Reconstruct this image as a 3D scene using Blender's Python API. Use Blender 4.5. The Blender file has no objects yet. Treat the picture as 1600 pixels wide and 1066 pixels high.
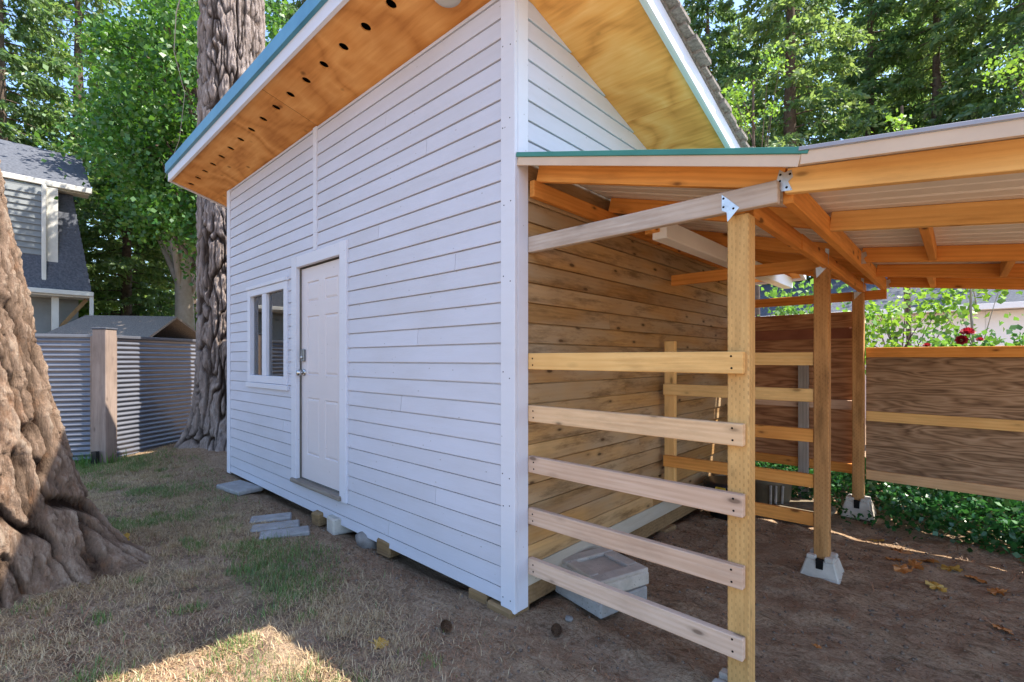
import bpy, bmesh, math, random
import numpy as np
from mathutils import Matrix, Vector
R = math.radians
sc = bpy.context.scene
col = sc.collection
rng = np.random.default_rng(7)
random.seed(7)

# ------------------------------------------------------------------ camera
cam_d = bpy.data.cameras.new('camera')
cam_d.lens = 16.9; cam_d.sensor_width = 36.0; cam_d.shift_y = 0.0181
cam_d.clip_start = 0.05; cam_d.clip_end = 900
cam = bpy.data.objects.new('camera', cam_d); col.objects.link(cam)
cam.location = (1.849, -2.008, 1.45)
cam.rotation_euler = (R(90), 0, math.atan2(0.6817, 0.7315))
sc.camera = cam
# ------------------------------------------------------------------ sky, sun, exposure
SUN = Vector((0.37, 0.335, 0.866)).normalized()
world = bpy.data.worlds.new('World'); sc.world = world; world.use_nodes = True
wn = world.node_tree
bg = wn.nodes['Background']
sky = wn.nodes.new('ShaderNodeTexSky'); sky.sky_type = 'NISHITA'; sky.sun_disc = False
sky.sun_elevation = math.asin(SUN.z); sky.sun_rotation = math.atan2(SUN.x, SUN.y)
sky.air_density = 1.0; sky.dust_density = 0.8; sky.ozone_density = 3.0
wn.links.new(sky.outputs[0], bg.inputs[0]); bg.inputs[1].default_value = 0.15
sun_d = bpy.data.lights.new('sun', 'SUN'); sun_d.energy = 4.2; sun_d.angle = R(0.55); sun_d.color = (1.0, 0.92, 0.80)
sun = bpy.data.objects.new('sun', sun_d); col.objects.link(sun)
sun.rotation_euler = SUN.to_track_quat('Z', 'Y').to_euler()
vs = sc.view_settings
vs.view_transform = 'Standard'; vs.look = 'None'; vs.gamma = 1.0; vs.use_curve_mapping = False
vs.exposure = 1.7
sc.cycles.diffuse_bounces = 8; sc.cycles.max_bounces = 12

# ------------------------------------------------------------------ object helpers
WM = {}
def link(name, data, parent=None, M=None, kind=None):
    o = bpy.data.objects.new(name, data); col.objects.link(o)
    M = M.copy() if M is not None else Matrix.Identity(4)
    WM[o.name] = M
    if parent is not None:
        o.parent = parent; o.matrix_parent_inverse = WM[parent.name].inverted()
    o.matrix_basis = M
    if kind: o['kind'] = kind
    return o
def thing(name, loc, label, cat, group=None):
    o = link(name, None, None, Matrix.Translation(Vector(loc)))
    o.empty_display_size = 0.2
    return tag(o, label, cat, group)
def tag(o, label, cat, group=None, kind=None):
    o['label'] = label; o['category'] = cat
    if group: o['group'] = group
    if kind: o['kind'] = kind
    return o
def mesh(name, v, f, mats, midx=None, smooth=False):
    me = bpy.data.meshes.new(name)
    v = np.asarray(v, dtype=np.float32)
    if isinstance(f, np.ndarray):
        nf, k = f.shape
        me.vertices.add(len(v)); me.vertices.foreach_set('co', v.ravel())
        me.loops.add(nf * k); me.loops.foreach_set('vertex_index', f.astype(np.int32).ravel())
        me.polygons.add(nf); me.polygons.foreach_set('loop_start', np.arange(0, nf * k, k, dtype=np.int32))
        me.update(calc_edges=True)
    else:
        me.from_pydata([tuple(map(float, p)) for p in v], [], f)
    for m in (mats if isinstance(mats, (list, tuple)) else [mats]): me.materials.append(m)
    if midx is not None: me.polygons.foreach_set('material_index', np.asarray(midx, dtype=np.int32))
    if smooth: me.polygons.foreach_set('use_smooth', np.ones(len(me.polygons), dtype=bool))
    me.update()
    return me
def obj(name, v, f, mats, parent=None, M=None, midx=None, smooth=False, kind=None):
    return link(name, mesh(name, v, f, mats, midx, smooth), parent, M, kind)
def frame(org, xd, up):
    x = Vector(xd).normalized(); u = Vector(up)
    y = u.cross(x).normalized(); z = x.cross(y)
    M = Matrix((x, y, z)).transposed().to_4x4(); M.translation = Vector(org)
    return M
def cbox_data(hx, hy, hz, c):
    h = (hx, hy, hz); c = min(c, .45 * min(h)); V = []; idx = {}
    for a in range(3):
        for sx in (-1, 1):
            for sy in (-1, 1):
                for sz in (-1, 1):
                    s = (sx, sy, sz); idx[(a, s)] = len(V)
                    V.append([s[i] * (h[i] if i == a else h[i] - c) for i in range(3)])
    Fs = []
    for a in range(3):
        b, d = (a + 1) % 3, (a + 2) % 3
        for s in (-1, 1):
            q = []
            for (p, r) in ((-1, -1), (1, -1), (1, 1), (-1, 1)):
                t = [0, 0, 0]; t[a] = s; t[b] = p; t[d] = r; q.append(idx[(a, tuple(t))])
            Fs.append(q)
    for a in range(3):
        b, d = (a + 1) % 3, (a + 2) % 3
        for p in (-1, 1):
            for r in (-1, 1):
                t0 = [0, 0, 0]; t0[a] = -1; t0[b] = p; t0[d] = r
                t1 = list(t0); t1[a] = 1
                Fs.append([idx[(b, tuple(t0))], idx[(b, tuple(t1))], idx[(d, tuple(t1))], idx[(d, tuple(t0))]])
    for sx in (-1, 1):
        for sy in (-1, 1):
            for sz in (-1, 1):
                s = (sx, sy, sz); Fs.append([idx[(0, s)], idx[(1, s)], idx[(2, s)]])
    out = []
    for q in Fs:
        p = [Vector(V[i]) for i in q]; n = (p[1] - p[0]).cross(p[2] - p[0]); ctr = sum(p, Vector()) / len(p)
        out.append(q if n.dot(ctr) > 0 else q[::-1])
    return V, out
def stick(name, a, b, w, t, m, parent, up=(0, 0, 1), c=.003):
    """a length of lumber from a to b; w measured along up, t across; local X is the grain"""
    a = Vector(a); b = Vector(b)
    V, Fs = cbox_data((b - a).length / 2, t / 2, w / 2, c)
    return obj(name, V, Fs, m, parent, frame((a + b) / 2, b - a, up))
def box(name, lo, hi, m, parent=None, c=.003, kind=None, rz=0.0):
    lo = Vector(lo); hi = Vector(hi); d = (hi - lo) / 2
    V, Fs = cbox_data(d.x, d.y, d.z, c)
    return obj(name, V, Fs, m, parent, Matrix.Translation((lo + hi) / 2) @ Matrix.Rotation(rz, 4, 'Z'), kind=kind)
def prism(name, poly, th, m, parent, M, c=0):
    """flat outline (local XY) with thickness th along local Z"""
    n = len(poly)
    V = [(x, y, 0) for x, y in poly] + [(x, y, th) for x, y in poly]
    Fs = [list(range(n))[::-1], list(range(n, 2 * n))] + [[i, (i + 1) % n, n + (i + 1) % n, n + i] for i in range(n)]
    return obj(name, V, Fs, m, parent, M)
def lathe(name, prof, m, parent, M, n=24, smooth=True, caps=True):
    V = []; Fs = []
    for (r, z) in prof:
        for k in range(n):
            a = 2 * math.pi * k / n; V.append((r * math.cos(a), r * math.sin(a), z))
    for j in range(len(prof) - 1):
        for k in range(n):
            Fs.append([j * n + k, j * n + (k + 1) % n, (j + 1) * n + (k + 1) % n, (j + 1) * n + k])
    if caps:
        Fs.append(list(range(n))[::-1]); Fs.append([(len(prof) - 1) * n + k for k in range(n)])
    return obj(name, V, Fs, m, parent, M, smooth=smooth)
def tube_arrays(path, rad, n=7):
    """tapered tube along a path, returns verts, quad faces"""
    P = np.asarray(path, float); T = np.gradient(P, axis=0); T /= np.linalg.norm(T, axis=1)[:, None] + 1e-9
    ref = np.array([0, 0, 1.]) if abs(T[:, 2]).mean() < .8 else np.array([1., 0, 0])
    A = np.cross(T, ref); A /= np.linalg.norm(A, axis=1)[:, None] + 1e-9
    B = np.cross(T, A); ang = np.linspace(0, 2 * np.pi, n, endpoint=False)
    V = (P[:, None] + np.asarray(rad)[:, None, None] * (A[:, None] * np.cos(ang)[None, :, None] + B[:, None] * np.sin(ang)[None, :, None])).reshape(-1, 3)
    i = np.arange(len(P) - 1)[:, None] * n; k = np.arange(n)[None]; k2 = (k + 1) % n
    F_ = np.stack([i + k, i + k2, i + n + k2, i + n + k], -1).reshape(-1, 4)
    return V, F_
def join(parts):
    Vs = []; Fs = []; o = 0
    for v, f in parts:
        Vs.append(v); Fs.append(f + o); o += len(v)
    return np.concatenate(Vs), np.concatenate(Fs)

# ------------------------------------------------------------------ noise
def _h(ix, iy, s):
    n = (ix.astype(np.int64) * 374761393 + iy.astype(np.int64) * 668265263 + s * 974634777) & 0x7fffffff
    n = ((n ^ (n >> 13)) * 1274126177) & 0x7fffffff
    return ((n ^ (n >> 16)) & 0xffff) / 65535.0
def vnoise(x, y, s=0):
    x = np.asarray(x, float); y = np.asarray(y, float)
    ix = np.floor(x); iy = np.floor(y); fx = x - ix; fy = y - iy
    fx = fx * fx * (3 - 2 * fx); fy = fy * fy * (3 - 2 * fy)
    a = _h(ix, iy, s); b = _h(ix + 1, iy, s); c = _h(ix, iy + 1, s); d = _h(ix + 1, iy + 1, s)
    return (a * (1 - fx) + b * fx) * (1 - fy) + (c * (1 - fx) + d * fx) * fy
def fbm(x, y, s=0, o=4):
    t = 0; a = .5
    for k in range(o):
        t = t + a * vnoise(x * 2 ** k, y * 2 ** k, s + k); a *= .5
    return t
def plates(x, y, s=0):
    """distance to the cell edge and a random height for each cell"""
    ix = np.floor(x); iy = np.floor(y); f1 = np.full(x.shape, 9.); f2 = np.full(x.shape, 9.); rn = np.zeros(x.shape)
    for dx in (-1, 0, 1):
        for dy in (-1, 0, 1):
            cx = ix + dx; cy = iy + dy
            d = np.hypot(cx + _h(cx, cy, s) - x, cy + _h(cx, cy, s + 5) - y)
            rn = np.where(d < f1, _h(cx, cy, s + 11), rn)
            f2 = np.where(d < f1, f1, np.minimum(f2, d)); f1 = np.minimum(f1, d)
    return f2 - f1, rn
def worley(x, y, s=0, period=None):
    """F1 and F2-F1 of a cellular pattern (x may wrap with integer period)"""
    ix = np.floor(x); iy = np.floor(y); f1 = np.full(x.shape, 9.); f2 = np.full(x.shape, 9.)
    for dx in (-1, 0, 1):
        for dy in (-1, 0, 1):
            cx = ix + dx; cy = iy + dy; wx = np.mod(cx, period) if period else cx
            px = cx + _h(wx, cy, s); py = cy + _h(wx, cy, s + 5)
            d = np.hypot(px - x, py - y)
            f2 = np.where(d < f1, f1, np.minimum(f2, d)); f1 = np.minimum(f1, d)
    return f1, f2 - f1

# ------------------------------------------------------------------ materials
def mk(name):
    m = bpy.data.materials.new(name); m.use_nodes = True
    nt = m.node_tree; b = nt.nodes['Principled BSDF']
    return m, nt, b
def nd(nt, t, **kw):
    n = nt.nodes.new('ShaderNode' + t)
    for k, v in kw.items():
        k2 = k.replace('_', ' ')
        if k2 in n.inputs:
            s = n.inputs[k2]
            if hasattr(v, 'is_output'): nt.links.new(v, s)
            else: s.default_value = v
        else: setattr(n, k, v)
    return n
def ramp(nt, fac, stops):
    n = nt.nodes.new('ShaderNodeValToRGB'); e = n.color_ramp.elements
    while len(e) < len(stops): e.new(.5)
    for i, (p, c) in enumerate(stops):
        e[i].position = p; e[i].color = c if len(c) == 4 else (*c, 1)
    nt.links.new(fac, n.inputs[0]); return n.outputs[0]
def mixc(nt, fac, a, b, mode='MIX'):
    n = nt.nodes.new('ShaderNodeMix'); n.data_type = 'RGBA'; n.blend_type = mode
    for s, v in ((n.inputs[0], fac), (n.inputs[6], a), (n.inputs[7], b)):
        if hasattr(v, 'is_output'): nt.links.new(v, s)
        else: s.default_value = v if isinstance(v, (int, float)) else ((*v, 1) if len(v) == 3 else v)
    return n.outputs[2]
def mth(nt, op, a, b=0.0, clamp=False):
    n = nt.nodes.new('ShaderNodeMath'); n.operation = op; n.use_clamp = clamp
    for s, v in ((n.inputs[0], a), (n.inputs[1], b)):
        if hasattr(v, 'is_output'): nt.links.new(v, s)
        else: s.default_value = v
    return n.outputs[0]
def objco(nt, scale=(1, 1, 1), rnd=True):
    tc = nt.nodes.new('ShaderNodeTexCoord'); v = tc.outputs['Object']
    if rnd:
        oi = nt.nodes.new('ShaderNodeObjectInfo')
        ml = nd(nt, 'VectorMath', operation='SCALE'); ml.inputs[0].default_value = (37.1, 53.7, 71.3); nt.links.new(oi.outputs['Random'], ml.inputs['Scale'])
        ad = nd(nt, 'VectorMath', operation='ADD'); nt.links.new(v, ad.inputs[0]); nt.links.new(ml.outputs[0], ad.inputs[1]); v = ad.outputs[0]
    mp = nt.nodes.new('ShaderNodeMapping'); mp.inputs['Scale'].default_value = scale; nt.links.new(v, mp.inputs[0])
    return mp.outputs[0]
def bump(nt, b, h, s=.3, d=.01):
    n = nt.nodes.new('ShaderNodeBump'); n.inputs['Strength'].default_value = s; n.inputs['Distance'].default_value = d
    nt.links.new(h, n.inputs['Height']); nt.links.new(n.outputs[0], b.inputs['Normal'])
def rand(nt):
    return nt.nodes.new('ShaderNodeObjectInfo').outputs['Random']

def wood(name, dark, mid, light, knots=.9, incise=False, grey=None, rough=.78, vary=.25, stain=.3):
    m, nt, b = mk(name)
    co = objco(nt, (1.6, 34, 34)); co1 = objco(nt, (1, 1, 1)); 
    n1 = nd(nt, 'TexNoise', Vector=co, Scale=1.6, Detail=6, Roughness=.6, Distortion=.5).outputs[0]
    co2 = objco(nt, (.35, 5, 5))
    w = nd(nt, 'TexWave', Vector=co2, Scale=2.4, Distortion=6.5, Detail=3, Detail_Scale=1.2, bands_direction='Z').outputs['Fac']
    n0 = nd(nt, 'TexNoise', Vector=objco(nt, (.6, 2.2, 2.2)), Scale=1.5, Detail=4, Distortion=.8).outputs[0]
    f = mth(nt, 'ADD', mth(nt, 'ADD', mth(nt, 'MULTIPLY', n1, .55), mth(nt, 'MULTIPLY', w, .12)), mth(nt, 'MULTIPLY', n0, .33))
    c = ramp(nt, f, [(.25, dark), (.5, mid), (.75, light)])
    r = rand(nt)
    c = mixc(nt, vary, c, ramp(nt, r, [(0, dark), (.5, mid), (1, light)]))
    big = nd(nt, 'TexNoise', Vector=co1, Scale=2.3, Detail=3).outputs[0]
    c = mixc(nt, mth(nt, 'MULTIPLY', ramp(nt, big, [(.42, (0, 0, 0)), (.72, (1, 1, 1))]), .45), c, dark)
    if grey:
        g = nd(nt, 'TexNoise', Vector=objco(nt, (.7, 3, 3)), Scale=1.7, Detail=4).outputs[0]
        c = mixc(nt, mth(nt, 'MULTIPLY', ramp(nt, g, [(.35, (0, 0, 0)), (.65, (1, 1, 1))]), .8), c, grey)
    if knots:
        vn = nd(nt, 'TexVoronoi', Vector=objco(nt, (5.2, 13, 13)), Scale=1.0)
        k = ramp(nt, vn.outputs['Distance'], [(.10, (1, 1, 1)), (.17, (.25, .25, .25)), (.30, (0, 0, 0))])
        sel = mth(nt, 'GREATER_THAN', nd(nt, 'SeparateColor', Color=vn.outputs['Color']).outputs[0], .62)
        c = mixc(nt, mth(nt, 'MULTIPLY', mth(nt, 'MULTIPLY', k, sel), knots), c, tuple(x * .28 for x in dark))
    if stain:
        sn = nd(nt, 'TexNoise', Vector=objco(nt, (1.3, 7, 7)), Scale=1.6, Detail=7, Roughness=.7).outputs[0]
        c = mixc(nt, mth(nt, 'MULTIPLY', ramp(nt, sn, [(.50, (0, 0, 0)), (.68, (1, 1, 1))]), stain), c, tuple(x * .5 for x in dark))
    if incise:
        tc = nt.nodes.new('ShaderNodeTexCoord').outputs['Object']
        sp = nd(nt, 'SeparateXYZ', Vector=tc)
        rows = []
        for ax in (1, 2):
            u = mth(nt, 'FRACT', mth(nt, 'MULTIPLY', sp.outputs[ax], 62.0))
            ui = mth(nt, 'FLOOR', mth(nt, 'MULTIPLY', sp.outputs[ax], 62.0))
            v = mth(nt, 'FRACT', mth(nt, 'ADD', mth(nt, 'MULTIPLY', sp.outputs[0], 30.0), mth(nt, 'MULTIPLY', ui, .37)))
            rows.append(mth(nt, 'MULTIPLY', mth(nt, 'LESS_THAN', mth(nt, 'ABSOLUTE', mth(nt, 'SUBTRACT', u, .5)), .13), mth(nt, 'LESS_THAN', v, .38)))
        k2 = mth(nt, 'MULTIPLY', mth(nt, 'MULTIPLY', mth(nt, 'MAXIMUM', rows[0], rows[1]), ramp(nt, big, [(.35, (.2, .2, .2)), (.6, (1, 1, 1))])), .42)
        c = mixc(nt, k2, c, tuple(x * .3 for x in dark))
    nt.links.new(c, b.inputs['Base Color']); b.inputs['Roughness'].default_value = rough
    b.inputs['Specular IOR Level'].default_value = .25
    bump(nt, b, f, .35, .004)
    return m
def plain(name, c1, c2, scale=6, rough=.7, metal=0, bs=.2, bd=.004, spec=.4, detail=5, specks=None):
    m, nt, b = mk(name)
    co = objco(nt)
    n1 = nd(nt, 'TexNoise', Vector=co, Scale=scale, Detail=detail, Roughness=.65).outputs[0]
    c = ramp(nt, n1, [(.3, c1), (.7, c2)])
    if specks:
        vo = nd(nt, 'TexVoronoi', Vector=co, Scale=specks[0], Randomness=1.0)
        k = ramp(nt, vo.outputs['Distance'], [(specks[1], (1, 1, 1)), (specks[1] * 1.7, (0, 0, 0))])
        g = nd(nt, 'TexNoise', Vector=co, Scale=specks[0] * .13, Detail=2).outputs[0]
        k = mth(nt, 'MULTIPLY', k, ramp(nt, g, [(.48, (0, 0, 0)), (.6, (1, 1, 1))]))
        c = mixc(nt, mth(nt, 'MULTIPLY', k, .85), c, specks[2])
    nt.links.new(c, b.inputs['Base Color']); b.inputs['Roughness'].default_value = rough
    b.inputs['Metallic'].default_value = metal; b.inputs['Specular IOR Level'].default_value = spec
    bump(nt, b, n1, bs, bd)
    return m
def paint(name, base, dirt, rough=.5, streak=.25):
    m, nt, b = mk(name)
    co = objco(nt, (1.0, 8, 8)); n1 = nd(nt, 'TexNoise', Vector=co, Scale=2.5, Detail=6, Roughness=.7).outputs[0]
    c = mixc(nt, mth(nt, 'MULTIPLY', ramp(nt, n1, [(.45, (0, 0, 0)), (.8, (1, 1, 1))]), streak), base, dirt)
    co1 = objco(nt); g = nd(nt, 'TexNoise', Vector=co1, Scale=1.3, Detail=4).outputs[0]
    c = mixc(nt, mth(nt, 'MULTIPLY', ramp(nt, g, [(.4, (0, 0, 0)), (.75, (1, 1, 1))]), .28), c, dirt)
    vo = nd(nt, 'TexVoronoi', Vector=objco(nt, (5, 9, 9)), Scale=1.6).outputs['Distance']
    c = mixc(nt, mth(nt, 'MULTIPLY', ramp(nt, vo, [(.04, (1, 1, 1)), (.065, (0, 0, 0))]), .65), c, (.16, .14, .12))
    c = mixc(nt, .12, c, ramp(nt, rand(nt), [(0, dirt), (1, base)]))
    nt.links.new(c, b.inputs['Base Color']); b.inputs['Roughness'].default_value = rough
    b.inputs['Specular IOR Level'].default_value = .35
    fine = nd(nt, 'TexNoise', Vector=objco(nt, (6, 40, 40)), Scale=3, Detail=3).outputs[0]
    bump(nt, b, fine, .25, .003)
    return m
def leafmat(name, c1, c2, c3, tl=.45, rough=.5):
    m = bpy.data.materials.new(name); m.use_nodes = True; nt = m.node_tree; nt.nodes.clear()
    out = nt.nodes.new('ShaderNodeOutputMaterial')
    ri = nt.nodes.new('ShaderNodeNewGeometry').outputs['Random Per Island']
    tc = nt.nodes.new('ShaderNodeTexCoord').outputs['Object']
    n = nd(nt, 'TexNoise', Vector=tc, Scale=.9, Detail=3).outputs[0]
    f = mth(nt, 'ADD', mth(nt, 'MULTIPLY', ri, .6), mth(nt, 'SUBTRACT', mth(nt, 'MULTIPLY', n, 1.2), .4))
    c = ramp(nt, f, [(.1, c1), (.5, c2), (.95, c3)])
    d = nd(nt, 'BsdfDiffuse', Color=c); t = nd(nt, 'BsdfTranslucent', Color=mixc(nt, .5, c, (c3[0] * 1.1, c3[1] * 1.15, c3[2] * .6)))
    g = nd(nt, 'BsdfGlossy', Roughness=rough); g.inputs['Color'].default_value = (.8, .85, .8, 1)
    mx = nt.nodes.new('ShaderNodeMixShader'); mx.inputs[0].default_value = tl
    nt.links.new(d.outputs[0], mx.inputs[1]); nt.links.new(t.outputs[0], mx.inputs[2])
    m2 = nt.nodes.new('ShaderNodeMixShader'); m2.inputs[0].default_value = .05
    nt.links.new(mx.outputs[0], m2.inputs[1]); nt.links.new(g.outputs[0], m2.inputs[2])
    nt.links.new(m2.outputs[0], out.inputs[0])
    return m

WHITE = paint('white_siding_paint', (.555, .565, .64), (.39, .37, .37))
TRIM = paint('white_trim_paint', (.64, .65, .72), (.46, .45, .45), streak=.15)
SKIRT = paint('dirty_skirt_paint', (.52, .48, .40), (.33, .27, .19), streak=.6)
DOORP = paint('door_paint', (.66, .61, .62), (.50, .45, .44), streak=.12)
PINE = wood('orange_pine', (.44, .155, .03), (.70, .29, .062), (.80, .39, .11))
POSTB = wood('stained_post_wood', (.27, .125, .04), (.48, .24, .085), (.60, .34, .14), incise=True, stain=.6)
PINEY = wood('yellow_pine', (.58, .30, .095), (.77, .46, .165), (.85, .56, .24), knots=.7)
PINEP = wood('pale_skylit_pine', (.46, .28, .18), (.64, .44, .31), (.74, .55, .42), knots=.8)  # pale tone of the sky-lit front rails put into the wood colour
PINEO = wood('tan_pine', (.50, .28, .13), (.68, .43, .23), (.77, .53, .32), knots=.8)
PINEG = wood('grey_weathered_pine', (.30, .21, .15), (.47, .38, .31), (.56, .49, .43), knots=.7)
POSTW = wood('incised_post_wood', (.42, .22, .07), (.64, .38, .14), (.74, .49, .22), knots=.5, incise=True)
BARE = wood('bare_siding_wood', (.19, .095, .032), (.44, .25, .09), (.62, .38, .16), knots=.9, grey=(.36, .27, .17), vary=.6, stain=.75)
GREYW = wood('grey_post_wood', (.20, .17, .15), (.36, .32, .28), (.46, .42, .38), knots=.5)
FENCEW = wood('fence_post_wood', (.17, .12, .095), (.29, .22, .18), (.38, .30, .26), knots=.5)
OLDW = wood('old_block_wood', (.12, .07, .035), (.27, .17, .08), (.36, .25, .14), knots=.3)
SILLW = wood('worn_sill_wood', (.10, .075, .055), (.27, .23, .19), (.36, .33, .29), knots=.2)
CONC2 = plain('grey_slab_concrete', (.23, .22, .21), (.37, .36, .35), scale=9, rough=.95, bs=.5, bd=.006, specks=(50, .12, (.08, .075, .07)))
CONC = plain('concrete', (.38, .345, .295), (.57, .525, .46), scale=9, rough=.9, bs=.5, bd=.006, specks=(60, .12, (.09, .085, .08)))
GALV = plain('galvanised_steel', (.42, .43, .45), (.62, .63, .65), scale=25, rough=.38, metal=.85, bs=.05, specks=(45, .12, (.05, .05, .05)))
CORR = plain('corrugated_steel', (.11, .115, .14), (.16, .165, .19), scale=2, rough=.3, metal=.2, spec=.7, bs=.04)
GREEN = plain('green_roof_metal', (.03, .16, .12), (.05, .22, .17), scale=3, rough=.35, bs=.03)
BLUEM = plain('sky_tinted_drip_edge', (.05, .20, .33), (.09, .28, .42), scale=3, rough=.3, bs=.03)  # reflected sky put into the blue-green metal's base colour
BEIGE = plain('beige_roof_underside', (.68, .63, .57), (.76, .71, .66), scale=2.5, rough=.5, bs=.04)
FLASH = plain('tan_edge_flashing', (.52, .38, .27), (.62, .47, .34), scale=2.5, rough=.5, bs=.03)
LAVM = plain('grey_roof_top', (.25, .25, .29), (.34, .34, .38), scale=2.5, rough=.4, bs=.04)
DARK = plain('dark_void', (.01, .009, .008), (.016, .014, .012), rough=.95, spec=.1)
INNER = plain('shed_interior', (.10, .09, .08), (.15, .14, .12), rough=.9, spec=.1)
CHROME = plain('satin_nickel', (.5, .5, .5), (.6, .6, .6), scale=30, rough=.22, metal=1, bs=.02)
SHINGLE = plain('asphalt_shingle', (.10, .085, .075), (.30, .26, .23), scale=45, rough=.95, bs=.6, bd=.004, spec=.1)
SLATE = plain('blue_grey_shingle', (.055, .06, .075), (.12, .13, .155), scale=20, rough=.95, bs=.5, spec=.1)
GSIDE = plain('grey_house_siding', (.17, .185, .19), (.21, .225, .23), scale=3, rough=.7, bs=.05)
HTRIM = plain('cream_house_trim', (.50, .49, .45), (.58, .57, .53), scale=3, rough=.6, bs=.05)
BLACKP = plain('black_plastic', (.012, .012, .014), (.022, .022, .025), scale=8, rough=.35, bs=.03)
YELLOW = plain('yellow_plastic', (.55, .38, .03), (.62, .45, .05), rough=.45)
REDB = plain('red_brown_stain', (.16, .05, .025), (.24, .085, .045), scale=5, rough=.8)
LOCKM = plain('dark_lock_plate', (.16, .17, .18), (.24, .25, .26), scale=20, rough=.3, metal=.7)
CONE = plain('cone_scales', (.07, .035, .018), (.16, .085, .045), scale=40, rough=.85, bs=.6)
ROCK = plain('grey_rock', (.13, .115, .105), (.25, .23, .215), scale=14, rough=.9, bs=.6, bd=.01)
WHITEW = plain('white_wall', (.80, .80, .79), (.86, .86, .85), scale=2, rough=.6)
LIDM = plain('brown_lid', (.10, .08, .05), (.17, .135, .09), scale=6, rough=.8)

def ply(name, c1, c2, c3, sc_, dist, rough=.8, knots=.5, cw=.55):
    m, nt, b = mk(name)
    co = objco(nt, (.8, .8, 5.5))
    nz = nd(nt, 'TexNoise', Vector=co, Scale=1.1, Detail=3, Roughness=.5).outputs[0]
    h = mth(nt, 'FRACT', mth(nt, 'MULTIPLY', nz, dist))
    h = mth(nt, 'ABSOLUTE', mth(nt, 'SUBTRACT', mth(nt, 'MULTIPLY', h, 2.0), 1.0))
    fine = nd(nt, 'TexNoise', Vector=objco(nt, (2, 20, 20)), Scale=sc_, Detail=5).outputs[0]
    f = mth(nt, 'ADD', mth(nt, 'MULTIPLY', h, cw), mth(nt, 'MULTIPLY', fine, 1 - cw))
    c = ramp(nt, f, [(.2, c1), (.48, c2), (.8, c3)])
    st = nd(nt, 'TexNoise', Vector=objco(nt, (1, 1, 1)), Scale=1.8, Detail=4).outputs[0]
    c = mixc(nt, mth(nt, 'MULTIPLY', ramp(nt, st, [(.45, (0, 0, 0)), (.75, (1, 1, 1))]), .45), c, c1)
    vo = nd(nt, 'TexVoronoi', Vector=objco(nt, (3, 4, 6)), Scale=1.2).outputs['Distance']
    c = mixc(nt, mth(nt, 'MULTIPLY', ramp(nt, vo, [(.04, (1, 1, 1)), (.12, (0, 0, 0))]), knots), c, tuple(x * .35 for x in c1))
    nt.links.new(c, b.inputs['Base Color']); b.inputs['Roughness'].default_value = rough; b.inputs['Specular IOR Level'].default_value = .25
    bump(nt, b, f, .3, .004)
    return m
PLYOLD = ply('weathered_plywood', (.13, .075, .042), (.30, .185, .105), (.46, .305, .19), 2.0, 15, cw=.42)
PLYRED = ply('brown_plywood', (.20, .085, .04), (.34, .16, .075), (.46, .24, .12), 2.0, 9)
SOFF = ply('orange_soffit_plywood', (.44, .175, .045), (.64, .295, .085), (.76, .40, .14), 1.8, 8, knots=.75, cw=.38)
SOFF2 = ply('yellow_soffit_plywood', (.54, .215, .05), (.80, .365, .10), (.90, .49, .18), 1.8, 8, knots=.75, cw=.38)

def barkmat(name, crack, mid, light, tint):
    m, nt, b = mk(name)
    at = nt.nodes.new('ShaderNodeAttribute'); at.attribute_name = 'ridge'
    co = objco(nt, (1, 1, .45), rnd=False)
    n1 = nd(nt, 'TexNoise', Vector=co, Scale=9, Detail=7, Roughness=.7).outputs[0]
    n2 = nd(nt, 'TexNoise', Vector=objco(nt, (1, 1, .22), rnd=False), Scale=62, Detail=6, Roughness=.75).outputs[0]
    f = mth(nt, 'ADD', mth(nt, 'MULTIPLY', at.outputs['Fac'], .6), mth(nt, 'MULTIPLY', n2, .45))
    c = ramp(nt, f, [(.30, crack), (.52, tuple(x * .6 for x in mid)), (.68, mid), (.9, light)])
    c = mixc(nt, mth(nt, 'MULTIPLY', ramp(nt, n1, [(.52, (0, 0, 0)), (.72, (1, 1, 1))]), .42), c, tint)
    nt.links.new(c, b.inputs['Base Color']); b.inputs['Roughness'].default_value = .95; b.inputs['Specular IOR Level'].default_value = .1
    bump(nt, b, n2, 1.0, .05)
    return m
BARK = barkmat('fir_bark', (.03, .016, .010), (.30, .205, .145), (.60, .47, .36), (.42, .20, .095))
BARK2 = barkmat('grey_fir_bark', (.055, .038, .03), (.36, .295, .265), (.58, .50, .46), (.38, .27, .20))
BARK3 = plain('branch_bark', (.06, .045, .035), (.16, .12, .095), scale=8, rough=.95, bs=.6, bd=.02, spec=.1)
TWIG = plain('pale_twig', (.30, .25, .20), (.40, .34, .28), scale=8, rough=.9)
FIR_A = leafmat('fir_needles_dark', (.045, .11, .04), (.09, .18, .06), (.18, .27, .09), .62)
FIR_B = leafmat('fir_needles_mid', (.06, .14, .045), (.13, .23, .07), (.27, .35, .11), .62)
MAPLE = leafmat('maple_leaves', (.018, .085, .012), (.045, .16, .02), (.13, .26, .03), .45)
LIME = leafmat('lime_leaves', (.07, .19, .02), (.16, .33, .035), (.30, .45, .06), .5)
SHRUB = leafmat('shrub_leaves', (.03, .12, .02), (.075, .22, .035), (.20, .36, .07), .5)
IVY = leafmat('ivy_leaves', (.008, .045, .012), (.02, .10, .025), (.06, .19, .045), .35, .35)
GRASSG = leafmat('green_blades', (.06, .13, .03), (.13, .22, .05), (.24, .31, .085), .3)
STRAW = leafmat('straw_blades', (.24, .15, .085), (.46, .33, .19), (.64, .50, .31), .2)
LITTER = leafmat('brown_litter', (.12, .06, .035), (.26, .135, .075), (.40, .22, .12), .1)
DRYLEAF = leafmat('dry_leaf', (.28, .085, .02), (.48, .18, .04), (.62, .29, .08), .25)
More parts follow.
